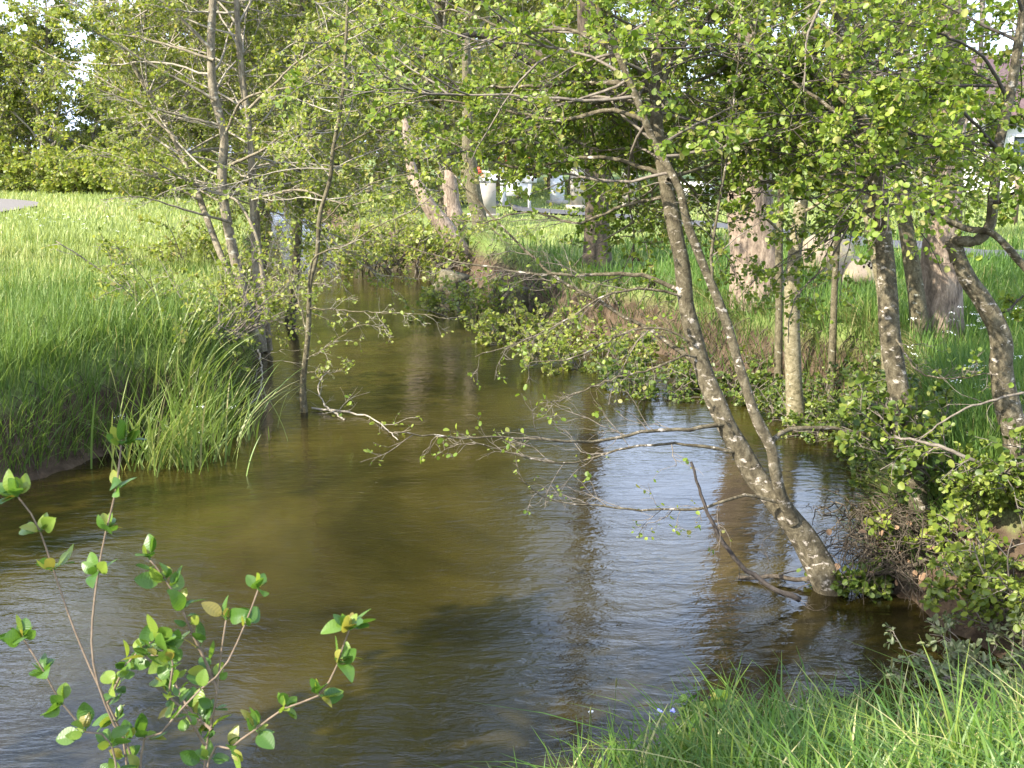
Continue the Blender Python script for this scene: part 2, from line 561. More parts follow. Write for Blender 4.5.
m, nt, b = new_mat('stone')
v = coords(nt)
n1 = noise(nt, v, 3, 6, .6); n2 = noise(nt, v, 18, 5, .65); n3 = noise(nt, v, 5, 4, .6, .5)
c = ramp(nt, n1, [(.3, (.15, .115, .08)), (.7, (.29, .235, .175))])
c = mix(nt, ramp(nt, n3, [(.5, 0.0), (.62, .8)]), c, (.27, .24, .08))
c = mix(nt, ramp(nt, n2, [(.35, .4), (.55, 0.0)]), c, (.18, .15, .11))
nt.links.new(c, b.inputs['Base Color']); b.inputs['Roughness'].default_value = .9
bump(nt, b, n2, .6, .03)
M['stone'] = m

m, nt, b = new_mat('ground')
geo = N(nt, "ShaderNodeNewGeometry")
sx = N(nt, "ShaderNodeSeparateXYZ")
nt.links.new(geo.outputs['Position'], sx.inputs[0])
v = coords(nt)
n1 = noise(nt, v, .35, 5, .6); n2 = noise(nt, v, 7, 6, .65); n3 = noise(nt, v, 30, 5, .7)
gcol = mix(nt, ramp(nt, n1, [(.35, 0.0), (.65, 1.0)]), (.11, .16, .035), (.19, .235, .075))
gcol = mix(nt, ramp(nt, n3, [(.4, .5), (.6, 0.0)]), gcol, (.06, .075, .02))
soil = ramp(nt, n2, [(.3, (.035, .024, .015)), (.55, (.10, .07, .045)), (.8, (.125, .10, .065))])
zz = N(nt, "ShaderNodeMath", operation='MULTIPLY_ADD')
nt.links.new(n2, zz.inputs[0]); zz.inputs[1].default_value = .5
nt.links.new(sx.outputs['Z'], zz.inputs[2])
c = mix(nt, ramp(nt, zz.outputs[0], [(.72, 0.0), (.95, 1.0)]), soil, gcol)
nt.links.new(c, b.inputs['Base Color']); b.inputs['Roughness'].default_value = .95
b.inputs['Specular IOR Level'].default_value = .15
bump(nt, b, n3, .7, .04)
M['ground'] = m

m, nt, b = new_mat('water')
v = coords(nt, (1.0, 1.0, 1.0))
vs = coords(nt, (.55, 1.25, 1.0))
w1 = noise(nt, vs, 3.2, 2, .5, .4)
w2 = noise(nt, vs, 11, 3, .55, .5)
w3 = noise(nt, vs, 36, 3, .6, .4)
big = noise(nt, v, .45, 2, .5)
def madd(a, k, c=None):
    n = N(nt, "ShaderNodeMath", operation='MULTIPLY_ADD')
    nt.links.new(a, n.inputs[0]); n.inputs[1].default_value = k
    if c is None:
        n.inputs[2].default_value = 0
    else:
        nt.links.new(c, n.inputs[2])
    return n.outputs[0]
h = madd(w1, .9, madd(w2, .65, madd(w3, .13)))
amp = ramp(nt, big, [(.36, .3), (.64, 1.0)])
mul = N(nt, "ShaderNodeMath", operation='MULTIPLY')
nt.links.new(h, mul.inputs[0]); nt.links.new(amp, mul.inputs[1])
bump(nt, b, mul.outputs[0], 1.0, .012)
silt = ramp(nt, noise(nt, v, .4, 4, .6, .6), [(.35, (.005, .004, .0012)), (.65, (.037, .0285, .0058))])
nt.links.new(silt, b.inputs['Base Color'])
b.inputs['Roughness'].default_value = .015
b.inputs['IOR'].default_value = 1.38
M['water'] = m

# ---------------------------------------------------------------- terrain
left_edge = [G(262, 352), G(258, 300), G(264, 262), G(276, 232), G(288, 214)]
river = [np.array(p[:2]) for p in (
    [(-16, 2.4), (-5, 2.2), (-2, 2.7), (-.7, 3.2), (-.1, 3.85), (.35, 4.3), (1.0, 4.65), (1.8, 4.85)] +
    [G(985, 668), G(968, 640), G(905, 596), G(880, 570), G(900, 520), G(893, 470), G(868, 418), G(820, 400), G(760, 388), G(700, 368),
     G(640, 346), G(560, 328), G(512, 300), G(470, 283), G(425, 255), G(385, 248), G(348, 244), G(330, 226), G(322, 212), G(290, 205), G(250, 203)] +
    [G(230, 212), G(268, 216), G(268, 235), G(262, 265), G(256, 300), G(258, 345), G(246, 385), G(236, 412), G(212, 438), G(150, 440), G(100, 456), G(40, 478), G(-10, 490)] +
    [(-5.6, 7.9), (-9, 7.2), (-16, 8.0)])]
river = np.array(river)
def river_sd(x, y):
    x = np.asarray(x, dtype=float); y = np.asarray(y, dtype=float)
    best = np.full(x.shape, 1e9); ins = np.zeros(x.shape, bool)
    n = len(river)
    for i in range(n):
        a, c = river[i], river[(i + 1) % n]
        e = c - a
        t = np.clip(((x - a[0]) * e[0] + (y - a[1]) * e[1]) / (e @ e), 0, 1)
        d = np.hypot(x - a[0] - t * e[0], y - a[1] - t * e[1])
        best = np.minimum(best, d)
        cr = (a[1] > y) != (c[1] > y)
        with np.errstate(divide='ignore', invalid='ignore'):
            xi = a[0] + (y - a[1]) / (c[1] - a[1] if c[1] != a[1] else 1e-9) * e[0]
        ins ^= cr & (x < xi)
    return np.where(ins, -best, best)
def height(x, y, d=None):
    x = np.asarray(x, dtype=float); y = np.asarray(y, dtype=float)
    if d is None:
        d = river_sd(x, y)
    near = (1 - sstep(5.0, 6.4, y)) * sstep(-5, -2.5, x)
    w = .38 + near * 1.75
    B = .72 + .1 * (x < 0)
    h = B * sstep(-.05, 1, d / w) + .22 * sstep(0, 4.5, d)
    h = h + .05 * np.sin(x * 1.1 + .6 * y) * sstep(.3, 2, d) * (1 - sstep(18, 24, y)) + .03 * np.sin(2.7 * x - 1.9 * y + 1) * sstep(.1, 1, d) * (1 - sstep(18, 24, y))
    h = h + .06 * np.sin(x * 5.1 + 2) * np.sin(y * 4.3) * sstep(-.05, .1, d) * (1 - sstep(.5, .9, d))
    return np.where(d < 0, -.6 * sstep(0, 1.3, -d) - .02, h)

def spaced(a, b, fine0, fine1, step, growth):
    v = list(np.arange(fine0, fine1, step))
    s = step; q = fine1
    while q < b:
        v.append(q); s *= growth; q += s
    v.append(b)
    s = step; q = fine0 - s
    while q > a:
        v.insert(0, q); s *= growth; q -= s
    v.insert(0, a)
    return np.array(v)
gx = spaced(-420, 420, -7, 5, .13, 1.05)
gy = spaced(-60, 700, 2.0, 15, .13, 1.035)
X, Y = np.meshgrid(gx, gy)
Z = height(X, Y)
nx, ny = len(gx), len(gy)
ii = (np.arange(ny - 1)[:, None] * nx + np.arange(nx - 1)[None]).ravel()
part("ground", make_mesh("ground", np.stack([X.ravel(), Y.ravel(), Z.ravel()], 1), [np.stack([ii, ii + 1, ii + nx + 1, ii + nx], 1)]), M['ground'], kind='structure')

# water sheet clipped to the channel (a little wider than the waterline so it runs under the banks)
wx = np.arange(-16, 8.01, .5); wy = np.arange(1.5, 56, .5)
XX, YY = np.meshgrid(wx, wy)
cx, cy = XX[:-1, :-1] + .25, YY[:-1, :-1] + .25
ok = (river_sd(cx, cy) < .7).ravel()
ii = (np.arange(len(wy) - 1)[:, None] * len(wx) + np.arange(len(wx) - 1)[None]).ravel()[ok]
part("water", make_mesh("water", np.stack([XX.ravel(), YY.ravel(), np.zeros(XX.size)], 1), [np.stack([ii, ii + 1, ii + len(wx) + 1, ii + len(wx)], 1)]), M['water'], kind='structure')

PATHS = []
def off_path(x, y):
    ok = np.ones(np.shape(x), bool)
    for L, w in PATHS:
        for p in L:
            ok &= np.hypot(x - p[0], (y - p[1])) > w
    return ok
def ribbon(name, pts, w, mat, lift=.05):
    L = resample(np.array(pts), 90)
    PATHS.append((resample(np.array(pts), 60)[:, :2], w * .5))
    T = norm(np.gradient(L[:, :2], axis=0))
    Nn = np.stack([-T[:, 1], T[:, 0]], 1)
    rows = []
    for k in (-.5, -.25, 0, .25, .5):
        q = L[:, :2] + Nn * w * k
        rows.append(np.column_stack([q, height(q[:, 0], q[:, 1]) + lift]))
    V = np.stack(rows, 1).reshape(-1, 3)
    a = (np.arange(89)[:, None] * 5 + np.arange(4)[None]).ravel()
    part(name, make_mesh(name, V, [np.stack([a, a + 5, a + 6, a + 1], 1)]), mat, kind='structure')
ribbon("footpath", [G(1150, 268, 1), G(1040, 258, 1), G(960, 251, 1), G(860, 240, 1), G(780, 231, 1), G(640, 217, 1), G(510, 207, 1), G(440, 200, 1)], 1.05, M['asphalt'])
ribbon("gravel_path", [G(-260, 244, 1), G(-90, 224, 1), G(-10, 213, 1), G(16, 207.5, 1), G(-5, 203, 1), G(-100, 198, 1)], 1.3, M['gravel'])

def gz(p):
    return float(height(np.array([p[0]]), np.array([p[1]]))[0])
def on_ground(px, py, z=.95):
    p = G(px, py, z)
    p[2] = gz(p)
    return p

# ---------------------------------------------------------------- trees on the banks
# leaning double-stemmed alder in the water
base = G(834, 590); base[2] = -.25
Y0 = G(834, 590)[1]
stemA = PL((838, 606, Y0), (826, 578, Y0), (806, 543, Y0 + .03), (784, 512, Y0 + .05), (760, 478, Y0 + .1), (742, 452, Y0 + .12), (722, 412, Y0 + .15), (704, 370, Y0 + .2), (690, 312, Y0 + .2), (683, 270, Y0 + .2), (674, 215, Y0 + .2), (664, 165, Y0 + .2), (656, 112, Y0 + .2), (654, 50, Y0 + .25), (656, -10, Y0 + .3), (662, -180, Y0 + .4), (655, -420, Y0 + .5), (664, -700, Y0 + .6))
stemB = PL((794, 522, Y0 - .02), (782, 498, Y0 - .06), (775, 468, Y0 - .1), (771, 446, Y0 - .1), (757, 415, Y0 - .1), (742, 376, Y0 - .08), (722, 318, Y0 - .05), (706, 268, Y0 - .05), (690, 228, Y0 - .05), (672, 188, Y0 - .05), (655, 145, Y0), (640, 108, Y0), (622, 62, Y0), (597, 2, Y0), (560, -120, Y0), (520, -330, Y0 + .1), (490, -560, Y0 + .2))
_cr = np.random.default_rng(77)
for _st in (stemA, stemB):
    _st[3:, :] += _cr.normal(size=(len(_st) - 3, 3)) * np.array([.010, .012, .0])
yb = Y0
front_boughs = [
    (PY(yb + .1, yb - .6, (724, 424), (690, 430), (645, 431), (600, 442), (560, 441), (520, 438), (480, 437), (430, 436), (394, 432)), .014, .12),
    (PY(yb + .1, yb - .3, (738, 452), (700, 446), (660, 444), (620, 450), (580, 462), (545, 462), (505, 452), (475, 442), (450, 446)), .011, .12),
    (PY(yb - .05, yb - .5, (784, 504), (750, 496), (730, 499), (700, 508), (650, 510), (600, 506), (552, 500), (530, 487), (519, 478)), .012, .10),
    (PY(yb + .2, yb + .9, (704, 370), (666, 341), (617, 312), (557, 278), (537, 260), (500, 226), (468, 190), (440, 160)), .017, .22),
    (PY(yb + .2, yb + .4, (684, 292), (674, 289), (639, 275), (584, 275), (529, 273), (475, 265), (436, 256), (400, 244)), .015, .25),
    (PY(yb + .2, yb - .1, (688, 300), (650, 289), (606, 295), (573, 316), (524, 341), (475, 357)), .010, .18),
    (PY(yb + .2, yb + .1, (696, 345), (666, 330), (636, 329), (598, 346), (568, 359), (529, 363)), .009, .18),
    (PY(yb + .2, yb - .2, (701, 358), (682, 356), (647, 371), (611, 379), (565, 398), (540, 403)), .009, .14),
    (PY(yb + .2, yb + .3, (655, 114), (671, 62), (703, 23), (732, -12), (770, -70), (830, -150)), .02, .5),
    (PY(yb + .2, yb, (659, 130), (652, 97), (635, 62), (613, 20), (606, -8), (590, -90)), .015, .4),
    (PY(yb, yb + .9, (632, 84), (600, 83), (560, 85), (500, 87), (465, 84), (420, 70)), .016, .4),
    (PY(yb - .05, yb - .1, (722, 320), (711, 270), (720, 196), (731, 127), (738, 50), (745, -40)), .011, .3),
    (PY(yb - .1, yb + .4, (771, 446), (784, 431), (830, 428), (880, 438), (930, 446), (985, 470)), .017, .15),
    (PY(yb + .2, yb + .6, (668, 178), (620, 160), (575, 158), (520, 168), (470, 150), (420, 130)), .015, .4),
    (PY(yb + .2, yb + .5, (670, 195), (625, 205), (580, 222), (530, 212), (480, 222), (440, 215)), .012, .25),
    (PY(yb, yb + .5, (645, 120), (610, 110), (560, 120), (500, 110), (430, 100), (370, 110)), .015, .45),
    (PY(yb, yb + 1.2, (668, 180), (720, 160), (780, 130), (850, 120), (910, 90)), .013, .45),
    (PY(yb + .2, yb + 1.3, (655, 90), (700, 80), (760, 50), (820, 60), (880, 30)), .014, .45),
    (PY(yb, yb + .6, (618, 52), (570, 30), (510, 30), (450, 10), (390, 20)), .014, .45),
]
tree("alder_tree", "double-stemmed mottled alder leaning left out of the stream beside the root clump", "tree", base,
     [(stemA, .088, .011, 1), (stemB, .040, .010)], front_boughs,
     [dict(n=46, z0=2.35, z1=3.7, len=1.7, el=.18, r=.010, top=.1, bias=(0, .75, 0), ymin=.1), dict(n=9, z0=3.7, z1=7.2, len=1.6, el=.3, r=.016, top=.35)], sub=(9, .42), twig=(7, .5), q=8, leaf=.0275, taper=.5, twig_r=.0017, seed=11,
     bark=M['bark_alder'], twigmat=M['twig'], leafmat=M['leaf_alder'], cones=70, rough=.07, flare=.35)

# grey alder over the root clump
base = G(940, 590); base[2] = -.05
Yc = G(925, 580)[1]
st = PL((946, 590, Yc), (932, 545, Yc), (916, 490, Yc), (905, 440, Yc), (897, 380, Yc + .1), (890, 330, Yc + .1), (884, 250, Yc + .2), (876, 180, Yc + .2), (861, 120, Yc + .2), (845, 63, Yc + .2), (840, 0, Yc + .3), (820, -200, Yc + .4), (815, -520, Yc + .4))
tree("alder_tree", "straight grey alder growing up out of the root clump at the right waterside", "tree", base, [(st, .082, .02)],
     [(PY(Yc + .2, Yc + .7, (878, 195), (830, 165), (780, 150), (730, 165), (700, 185)), .013, .5),
      (PY(Yc + .2, Yc + .5, (862, 122), (820, 80), (770, 60), (720, 70)), .014, .5),
      (PY(Yc + .2, Yc + .5, (880, 215), (920, 180), (960, 140), (1010, 120)), .013, .5),
      (PY(Yc + .1, Yc - .6, (890, 330), (920, 372), (960, 378), (1000, 372)), .008, .08)],
     [dict(n=36, z0=2.25, z1=3.6, len=1.6, el=.15, r=.010, top=.1, bias=(0, .7, 0), ymin=.1), dict(n=6, z0=3.6, z1=6.5, len=1.5, el=.3, r=.016, top=.35)], sub=(9, .45), twig=(7, .5), q=8, leaf=.028, taper=.7, twig_r=.0018, seed=21,
     bark=M['bark_alder'], twigmat=M['twig'], leafmat=M['leaf_alder'], cones=20, flare=.3)

# right edge alder with black crooked limbs
Ye = 6.3
base = P(1026, 470, Ye); base[2] = gz(base) - .1
top = P(1003, 385, Ye)
tree("alder_tree", "alder with crooked dark limbs at the right edge of the picture, on the grassy bank", "tree", base,
     [(np.array([base, P(1016, 440, Ye), top, P(1000, 335, Ye), P(984, 303, Ye), P(966, 275, Ye), P(953, 240, Ye)]), .085, .04),
      (PL((956, 262, Ye), (953, 242, Ye), (960, 241, Ye - .05), (978, 240, Ye - .05), (990, 226, Ye), (993, 200, Ye), (998, 150, Ye), (1010, 95, Ye), (1022, 20, Ye), (1040, -120, Ye), (1045, -400, Ye)), .032, .014),
      (PL((1046, 290, Ye - .1), (1020, 262, Ye - .1), (993, 234, Ye - .1), (965, 228, Ye), (930, 212, Ye), (905, 196, Ye), (870, 150, Ye), (830, 108, Ye), (790, 80, Ye + .1), (740, 40, Ye + .1)), .022, .006)],
     [(PY(Ye, Ye + .3, (985, 302), (1004, 312), (1024, 296), (1050, 280)), .012, .4),
      (PY(Ye, Ye - .6, (998, 150), (960, 110), (920, 95), (870, 90)), .012, .55),
      (PY(Ye, Ye - .7, (992, 205), (1020, 190), (1050, 170)), .012, .6),
      (PY(Ye, Ye - .5, (1008, 100), (980, 55), (930, 30), (880, 20)), .012, .6),
      (PY(Ye, Ye - .3, (905, 196), (850, 190), (800, 200), (750, 190)), .009, .5)],
     [dict(n=24, z0=2.4, z1=3.4, len=1.2, el=.2, r=.010, top=.1), dict(n=6, z0=3.4, z1=5.5, len=1.3, el=.25, r=.014, top=.3)], sub=(8, .45), twig=(7, .5), q=7, leaf=.030, twig_r=.0018, seed=31,
     bark=M['bark_alder'], twigmat=M['twig_dark'], leafmat=M['leaf_alder'], bmat=M['twig_dark'], flare=.3)

# pale alder standing in the water behind
b0 = G(797, 430); Yp = b0[1]; base = b0.copy(); base[2] = -.2
tree("alder_tree", "pale yellowish straight alder trunk standing in the water in front of the right bank", "tree", base,
     [(PL((799, 442, Yp), (796, 410, Yp), (793, 360, Yp), (792, 300, Yp), (795, 250, Yp), (800, 215, Yp), (804, 150, Yp), (808, 60, Yp), (812, -60, Yp), (815, -300, Yp), (820, -520, Yp)), .078, .025)],
     [(PY(Yp, Yp - .5, (796, 247), (776, 227), (760, 215), (730, 205)), .02, .4),
      (PY(Yp, Yp - .7, (800, 215), (840, 190), (880, 175), (930, 165)), .018, .45)],
     [dict(n=24, z0=2.5, z1=4.4, len=2.0, el=.2, r=.014, top=.1), dict(n=8, z0=4.4, z1=7.5, len=1.7, el=.3, r=.02, top=.3)], sub=(8, .45), twig=(7, .5), q=7, leaf=.032, seed=41,
     bark=M['bark_pale'], twigmat=M['twig'], leafmat=M['leaf_alder'], flare=.25)

def thin_tree(label, pts, r, seed, bark='bark_mossy', n=11, z0=2.4, lenb=1.4, q=7, leaf=.032, boughs=(), mat='leaf_alder', z1=6.0):
    base = pts[0].copy(); g = gz(base); base[2] = min(g, .9) - .05
    pts = np.vstack([base[None], pts[1:]])
    return tree("alder_tree", label, "tree", base, [(pts, r, r * .35)], boughs, dict(n=n, z0=z0, z1=z1, len=lenb, el=.35, r=.014, top=.3),
                sub=(7, .5), twig=(6, .5), q=q, leaf=leaf, seed=seed, bark=M[bark], twigmat=M['twig'], leafmat=M[mat], trunk_sides=9, flare=.2)
Yt = 12.2
thin_tree("thin mossy alder stem just left of the pale trunk in the water", PL((780, 372, 11.9), (779, 300, 11.9), (779, 250, 11.9), (781, 190, 11.9), (784, 100, 11.9), (788, -40, 11.9), (790, -300, 11.9)), .045, 51)
thin_tree("thin alder pole in front of the boulders on the right bank", PL((832, 380, 11.6), (834, 310, 11.6), (836, 260, 11.6), (840, 200, 11.6), (838, 120, 11.6), (842, 0, 11.6), (845, -250, 11.6)), .04, 52)
thin_tree("slender tan alder trunk directly behind the grey alder of the root clump", PL((893, 345, 10.8), (884, 300, 10.8), (877, 260, 10.8), (868, 214, 10.8), (858, 150, 10.8), (856, 40, 10.8), (860, -250, 10.8)), .062, 53, 'bark_pale')
thin_tree("mossy alder trunk between the grey alder and the thick reddish trunk", PL((922, 335, 11.0), (916, 290, 11.0), (909, 245, 11.0), (902, 200, 11.0), (900, 140, 11.0), (905, 30, 11.0), (905, -250, 11.0)), .085, 54, 'bark_mossy')

# thick bare trunks on the right bank
def big_tree(label, basepx, pts, r, bark, seed, zc, crown=5.5, nb=14, boughs=(), leafmat='leaf_alder', leaf=.07, flare=.28):
    base = on_ground(*basepx, z=.9); Yq = base[1]
    L = [base - np.array([0, 0, .1])] + [P(p[0], p[1], Yq) for p in pts]
    return tree("tree", label, "tree", base, [(np.array(L), r, r * .45)], [(PY(Yq, Yq + dy, *bp), rb, k) for bp, rb, k, dy in boughs],
                dict(n=nb, z0=zc, z1=zc + crown, len=3.4, el=.45, r=.09, top=.4), sub=(9, .4), twig=(7, .4), q=6, leaf=leaf, seed=seed,
                bark=M[bark], twigmat=M['twig'], leafmat=M[leafmat], trunk_sides=22, rough=.05, flare=flare, twig_r=.006)
big_tree("thick pale tree with rough sunlit bark and a bare trunk above the right bank", (758, 292), [(756, 262), (752, 220), (749, 170), (746, 100), (744, 0), (742, -200), (740, -420), (736, -800)], .28, 'bark_big', 61, 7.0)
big_tree("reddish brown trunk on the grass between the slender alders and the right edge alder", (941, 325), [(941, 290), (942, 250), (945, 190), (948, 120), (950, 20), (952, -140), (955, -480), (958, -700)], .185, 'bark_big', 62, 6.0, 4)
big_tree("dark brown trunk with long crooked limbs standing on the far right bank at mid picture", (597, 261), [(597, 240), (597, 190), (594, 130), (591, 70), (588, 0), (586, -160), (580, -420), (575, -600)], .19, 'bark_dark', 63, 7.0, 5, 12,
         [(((593, 95), (560, 74), (520, 57), (484, 36), (455, 38), (425, 55)), .10, .5, -1.0),
          (((592, 85), (565, 74), (535, 50), (512, 26), (500, -10)), .07, .5, .5),
          (((594, 140), (560, 150), (520, 140), (470, 150), (420, 160)), .05, .7, -2)], 'leaf_left', .06)

# alder clump on the left bank
b0 = G(264, 352); Yl = b0[1]; base = b0.copy(); base[2] = 0.0
def lp(*p): return PL(*[(a, b, Yl + d) for a, b, d in p])
left_stems = [
    (lp((262, 352, 0), (250, 320, 0), (238, 272, .1), (228, 225, .1), (222, 180, .1), (224, 135, .1), (214, 95, .1), (211, 50, .1), (213, 0, .1), (222, -150, .2), (225, -380, .3), (228, -560, .3)), .07, .018, 1),
    (lp((264, 350, .2), (258, 300, .3), (254, 240, .3), (252, 180, .3), (249, 130, .3), (242, 70, .3), (236, 0, .3), (232, -160, .4), (238, -420, .4)), .05, .015),
    (lp((268, 350, .3), (262, 300, .5), (258, 250, .5), (255, 190, .5), (247, 120, .5), (240, 60, .6), (238, 0, .6), (250, -180, .6), (262, -420, .7)), .048, .015),
    (lp((270, 350, -.1), (266, 310, -.2), (262, 270, -.2), (256, 235, -.2), (236, 200, 0), (218, 200, .1), (200, 190, .3)), .036, .01),
    (lp((258, 345, .2), (240, 300, .4), (218, 248, .6), (196, 190, .8), (172, 134, 1.0), (148, 92, 1.2), (130, 58, 1.3), (104, 0, 1.5), (70, -120, 1.8)), .05, .014),
]
left_boughs = [
    (PY(Yl, Yl - 1.6, (246, 322), (211, 304), (179, 293), (158, 295), (116, 279), (56, 241)), .03, .22),
    (PY(Yl, Yl - 1.0, (230, 222), (190, 211), (140, 197), (100, 200)), .02, .3),
    (PY(Yl, Yl - .9, (226, 196), (197, 186), (155, 162), (110, 140)), .02, .4),
    (PY(Yl, Yl - .9, (225, 134), (246, 98), (302, 83), (350, 50)), .022, .5),
    (PY(Yl, Yl - 1.2, (230, 165), (260, 151), (306, 121), (360, 110)), .022, .5),
    (PY(Yl, Yl - .5, (212, 50), (175, 12), (140, -30), (90, -80)), .025, .5),
    (PY(Yl, Yl - .5, (216, 100), (170, 75), (110, 40), (60, 15)), .022, .55),
    (PY(Yl, Yl - .8, (218, 125), (160, 110), (100, 90), (40, 60)), .02, .55),
    (PY(Yl + .7, Yl + .1, (200, 200), (150, 175), (90, 150), (40, 120)), .022, .6),
    (PY(Yl, Yl + .8, (214, 60), (150, 40), (90, 30), (30, 10)), .02, .6),
    (PY(Yl, Yl + .6, (178, 140), (120, 90), (60, 60), (20, 40)), .022, .5),
    (PY(Yl, Yl - .6, (252, 200), (300, 190), (350, 205), (400, 190)), .02, .4),
    (PY(Yl, Yl - .9, (248, 110), (300, 60), (350, 30), (400, 10)), .022, .5),
    (PY(Yl, Yl - 1.1, (258, 290), (280, 275), (300, 282), (330, 285)), .012, .3),
]
tree("alder_tree", "clump of five slim pale alder stems rising together from the left waterside", "tree", base, left_stems, left_boughs,
     [dict(n=76, z0=2.0, z1=5.0, len=2.6, el=.42, r=.016, top=.1, bias=(0, .6, 0), ymin=0), dict(n=11, z0=5.0, z1=10.0, len=2.0, el=.5, r=.02, top=.4)], sub=(10, .4), twig=(7, .5), q=7, leaf=.042, seed=71,
     bark=M['bark_left'], twigmat=M['twig_pale'], leafmat=M['leaf_left'], flare=.3, twig_r=.0032)
b0 = G(290, 322); Ym = b0[1]
pts = PL((290, 326, Ym), (294, 290, Ym), (297, 250, Ym), (300, 200, Ym), (300, 100, Ym), (302, 0, Ym), (300, -160, Ym), (305, -400, Ym))
base = pts[0].copy(); base[2] = -.1
tree("alder_tree", "single slim dark alder stem standing just right of the left clump", "tree", base, [(pts, .055, .022)],
     [(PY(Ym, Ym - 1, (300, 150), (340, 120), (390, 110), (430, 90)), .025, .5), (PY(Ym, Ym + 1, (300, 60), (350, 40), (400, 20), (450, 25)), .025, .5),
      (PY(Ym, Ym - 1, (300, 215), (340, 180), (390, 170), (430, 180)), .02, .5)],
     [dict(n=42, z0=2.4, z1=5, len=2.4, el=.38, r=.016, top=.1, bias=(.2, .6, 0)), dict(n=12, z0=5, z1=9, len=2.0, el=.4, r=.02, top=.4)], sub=(9, .42), twig=(7, .5), q=7, leaf=.044, seed=72, bark=M['bark_mossy'], twigmat=M['twig_pale'], leafmat=M['leaf_left'], twig_r=.004)
b0 = G(305, 412); Yw = b0[1]
pts = PL((305, 420, Yw), (303, 385, Yw), (308, 335, Yw), (310, 285, Yw), (317, 255, Yw), (320, 215, Yw), (330, 180, Yw), (333, 150, Yw), (342, 100, Yw), (346, 40, Yw), (352, -80, Yw), (360, -260, Yw))
base = pts[0].copy(); base[2] = -.15
tree("alder_sapling", "thin crooked alder pole rising from the open water in front of the left clump", "tree", base, [(pts, .026, .008)],
     [(PY(Yw, Yw - .7, (308, 305), (314, 258), (349, 244), (374, 228), (408, 213), (440, 190)), .014, .3),
      (PY(Yw, Yw - .6, (307, 308), (340, 310), (380, 313), (421, 314), (450, 320)), .009, .3),
      (PY(Yw, Yw + .5, (306, 330), (295, 290), (285, 262), (276, 240)), .011, .3),
      (PY(Yw, Yw - .5, (305, 360), (330, 345), (360, 325), (385, 330)), .007, .3),
      (PY(Yw, Yw - .8, (322, 222), (360, 190), (400, 175), (440, 172)), .01, .6),
      (PY(Yw, Yw - .3, (305, 372), (335, 372), (352, 362)), .006, .3),
      (PY(Yw, Yw - .6, (334, 150), (380, 130), (430, 140), (470, 130)), .01, .7)],
     dict(n=14, z0=2.0, z1=4.2, len=1.3, el=.3, r=.008, top=.3), sub=(7, .4), twig=(5, .5), q=4, leaf=.036, seed=73, bark=M['bark_mossy'], twigmat=M['twig_pale'], leafmat=M['leaf_left'], trunk_sides=8)

# ---------------------------------------------------------------- farther trees: two kinds, copied
def straight(h, wob, seed):
    r = np.random.default_rng(seed)
    z = np.linspace(-.2, h, 9)
    x = np.cumsum(r.normal(size=9) * wob); y = np.cumsum(r.normal(size=9) * wob)
    return np.stack([x - x[0], y - y[0], z], 1)
def far_tree(label, group, h, zc, n, ln, leafmat, bark, seed, leaf, q=4, r=.2, el=.5, name="tree"):
    return tree(name, label, "tree", (0, 0, 0), [(straight(h, .16, seed), r, r * .15)], (), dict(n=n, z0=zc, z1=h * .97, len=ln, el=el, r=.06, top=.6),
                sub=(9, .42), twig=(6, .45), q=q + 2, leaf=leaf, seed=seed, bark=M[bark], twigmat=M['twig_pale'], leafmat=M[leafmat], group=group,
                shape=QUAD, faces=QUAD_F, twig_r=.0055, trunk_sides=10, flare=.4, upbias=.4)
SUN_LEAN[0] = 0.0
g_mid = "loose olive trees closing the view upstream"
l_mid = "tall loose olive green tree in the wood that closes the view behind the stream"
midA = far_tree(l_mid, g_mid, 15, 1.4, 85, 3.6, 'leaf_far', 'bark_mossy', 101, .12)
midB = far_tree(l_mid, g_mid, 12, 1.0, 80, 3.2, 'leaf_far', 'bark_mossy', 102, .12)
spots = [(352, 33, 1.0, 0), (400, 36, 1.05, 1), (452, 33, 1.0, 0), (505, 44, 1.1, 0), (548, 50, 1.0, 1), (425, 44, 1.1, 0), (375, 46, 1.15, 1),
         (318, 58, 1.2, 0), (268, 62, 1.25, 1), (225, 60, 1.1, 0), (180, 64, 1.15, 1), (470, 56, 1.2, 0), (600, 58, .95, 1), (340, 70, 1.3, 0), (650, 62, .75, 1), (555, 66, 1.1, 0), (410, 66, 1.3, 0), (128, 56, .7, 1), (175, 50, .9, 1), (215, 52, .95, 0), (300, 48, 1.0, 1), (255, 54, 1.1, 0), (500, 60, 1.2, 1), (445, 50, 1.1, 1)]
rr = random.Random(5)
for i, (px, Yd, sc, k) in enumerate(spots):
    x = (px - 512) / FPX * Yd * 1.02
    loc = (x, Yd, float(height(np.array([x]), np.array([float(Yd)]))[0]))
    src = (midA, midB)[k]
    if i < 2:
        src.location = loc; src.rotation_euler = (0, 0, rr.random() * 6.28); src.scale = (sc, sc, sc)
    else:
        copy_thing(src, loc, rr.random() * 6.28, (sc, sc, sc * rr.uniform(.92, 1.08)))
g_left = "rounded trees along the far end of the left meadow"
l_left = "leafy rounded yellow green tree in the row at the far end of the left meadow"
leftA = far_tree(l_left, g_left, 7.6, 1.5, 60, 2.5, 'leaf_left', 'bark_mossy', 111, .12, q=2, r=.16)
leftB = far_tree(l_left, g_left, 6.8, 1.3, 60, 2.3, 'leaf_left', 'bark_left', 112, .11, q=2, r=.13)
spots = [(6, 46, 1.0, 0), (32, 47, .95, 1), (68, 46, 1.0, 0), (-30, 48, 1.05, 1), (-75, 50, 1.1, 0), (45, 54, 1.0, 1), (12, 58, 1.0, 0), (-120, 52, 1.1, 1), (140, 56, .9, 0), (112, 47, .6, 1)]
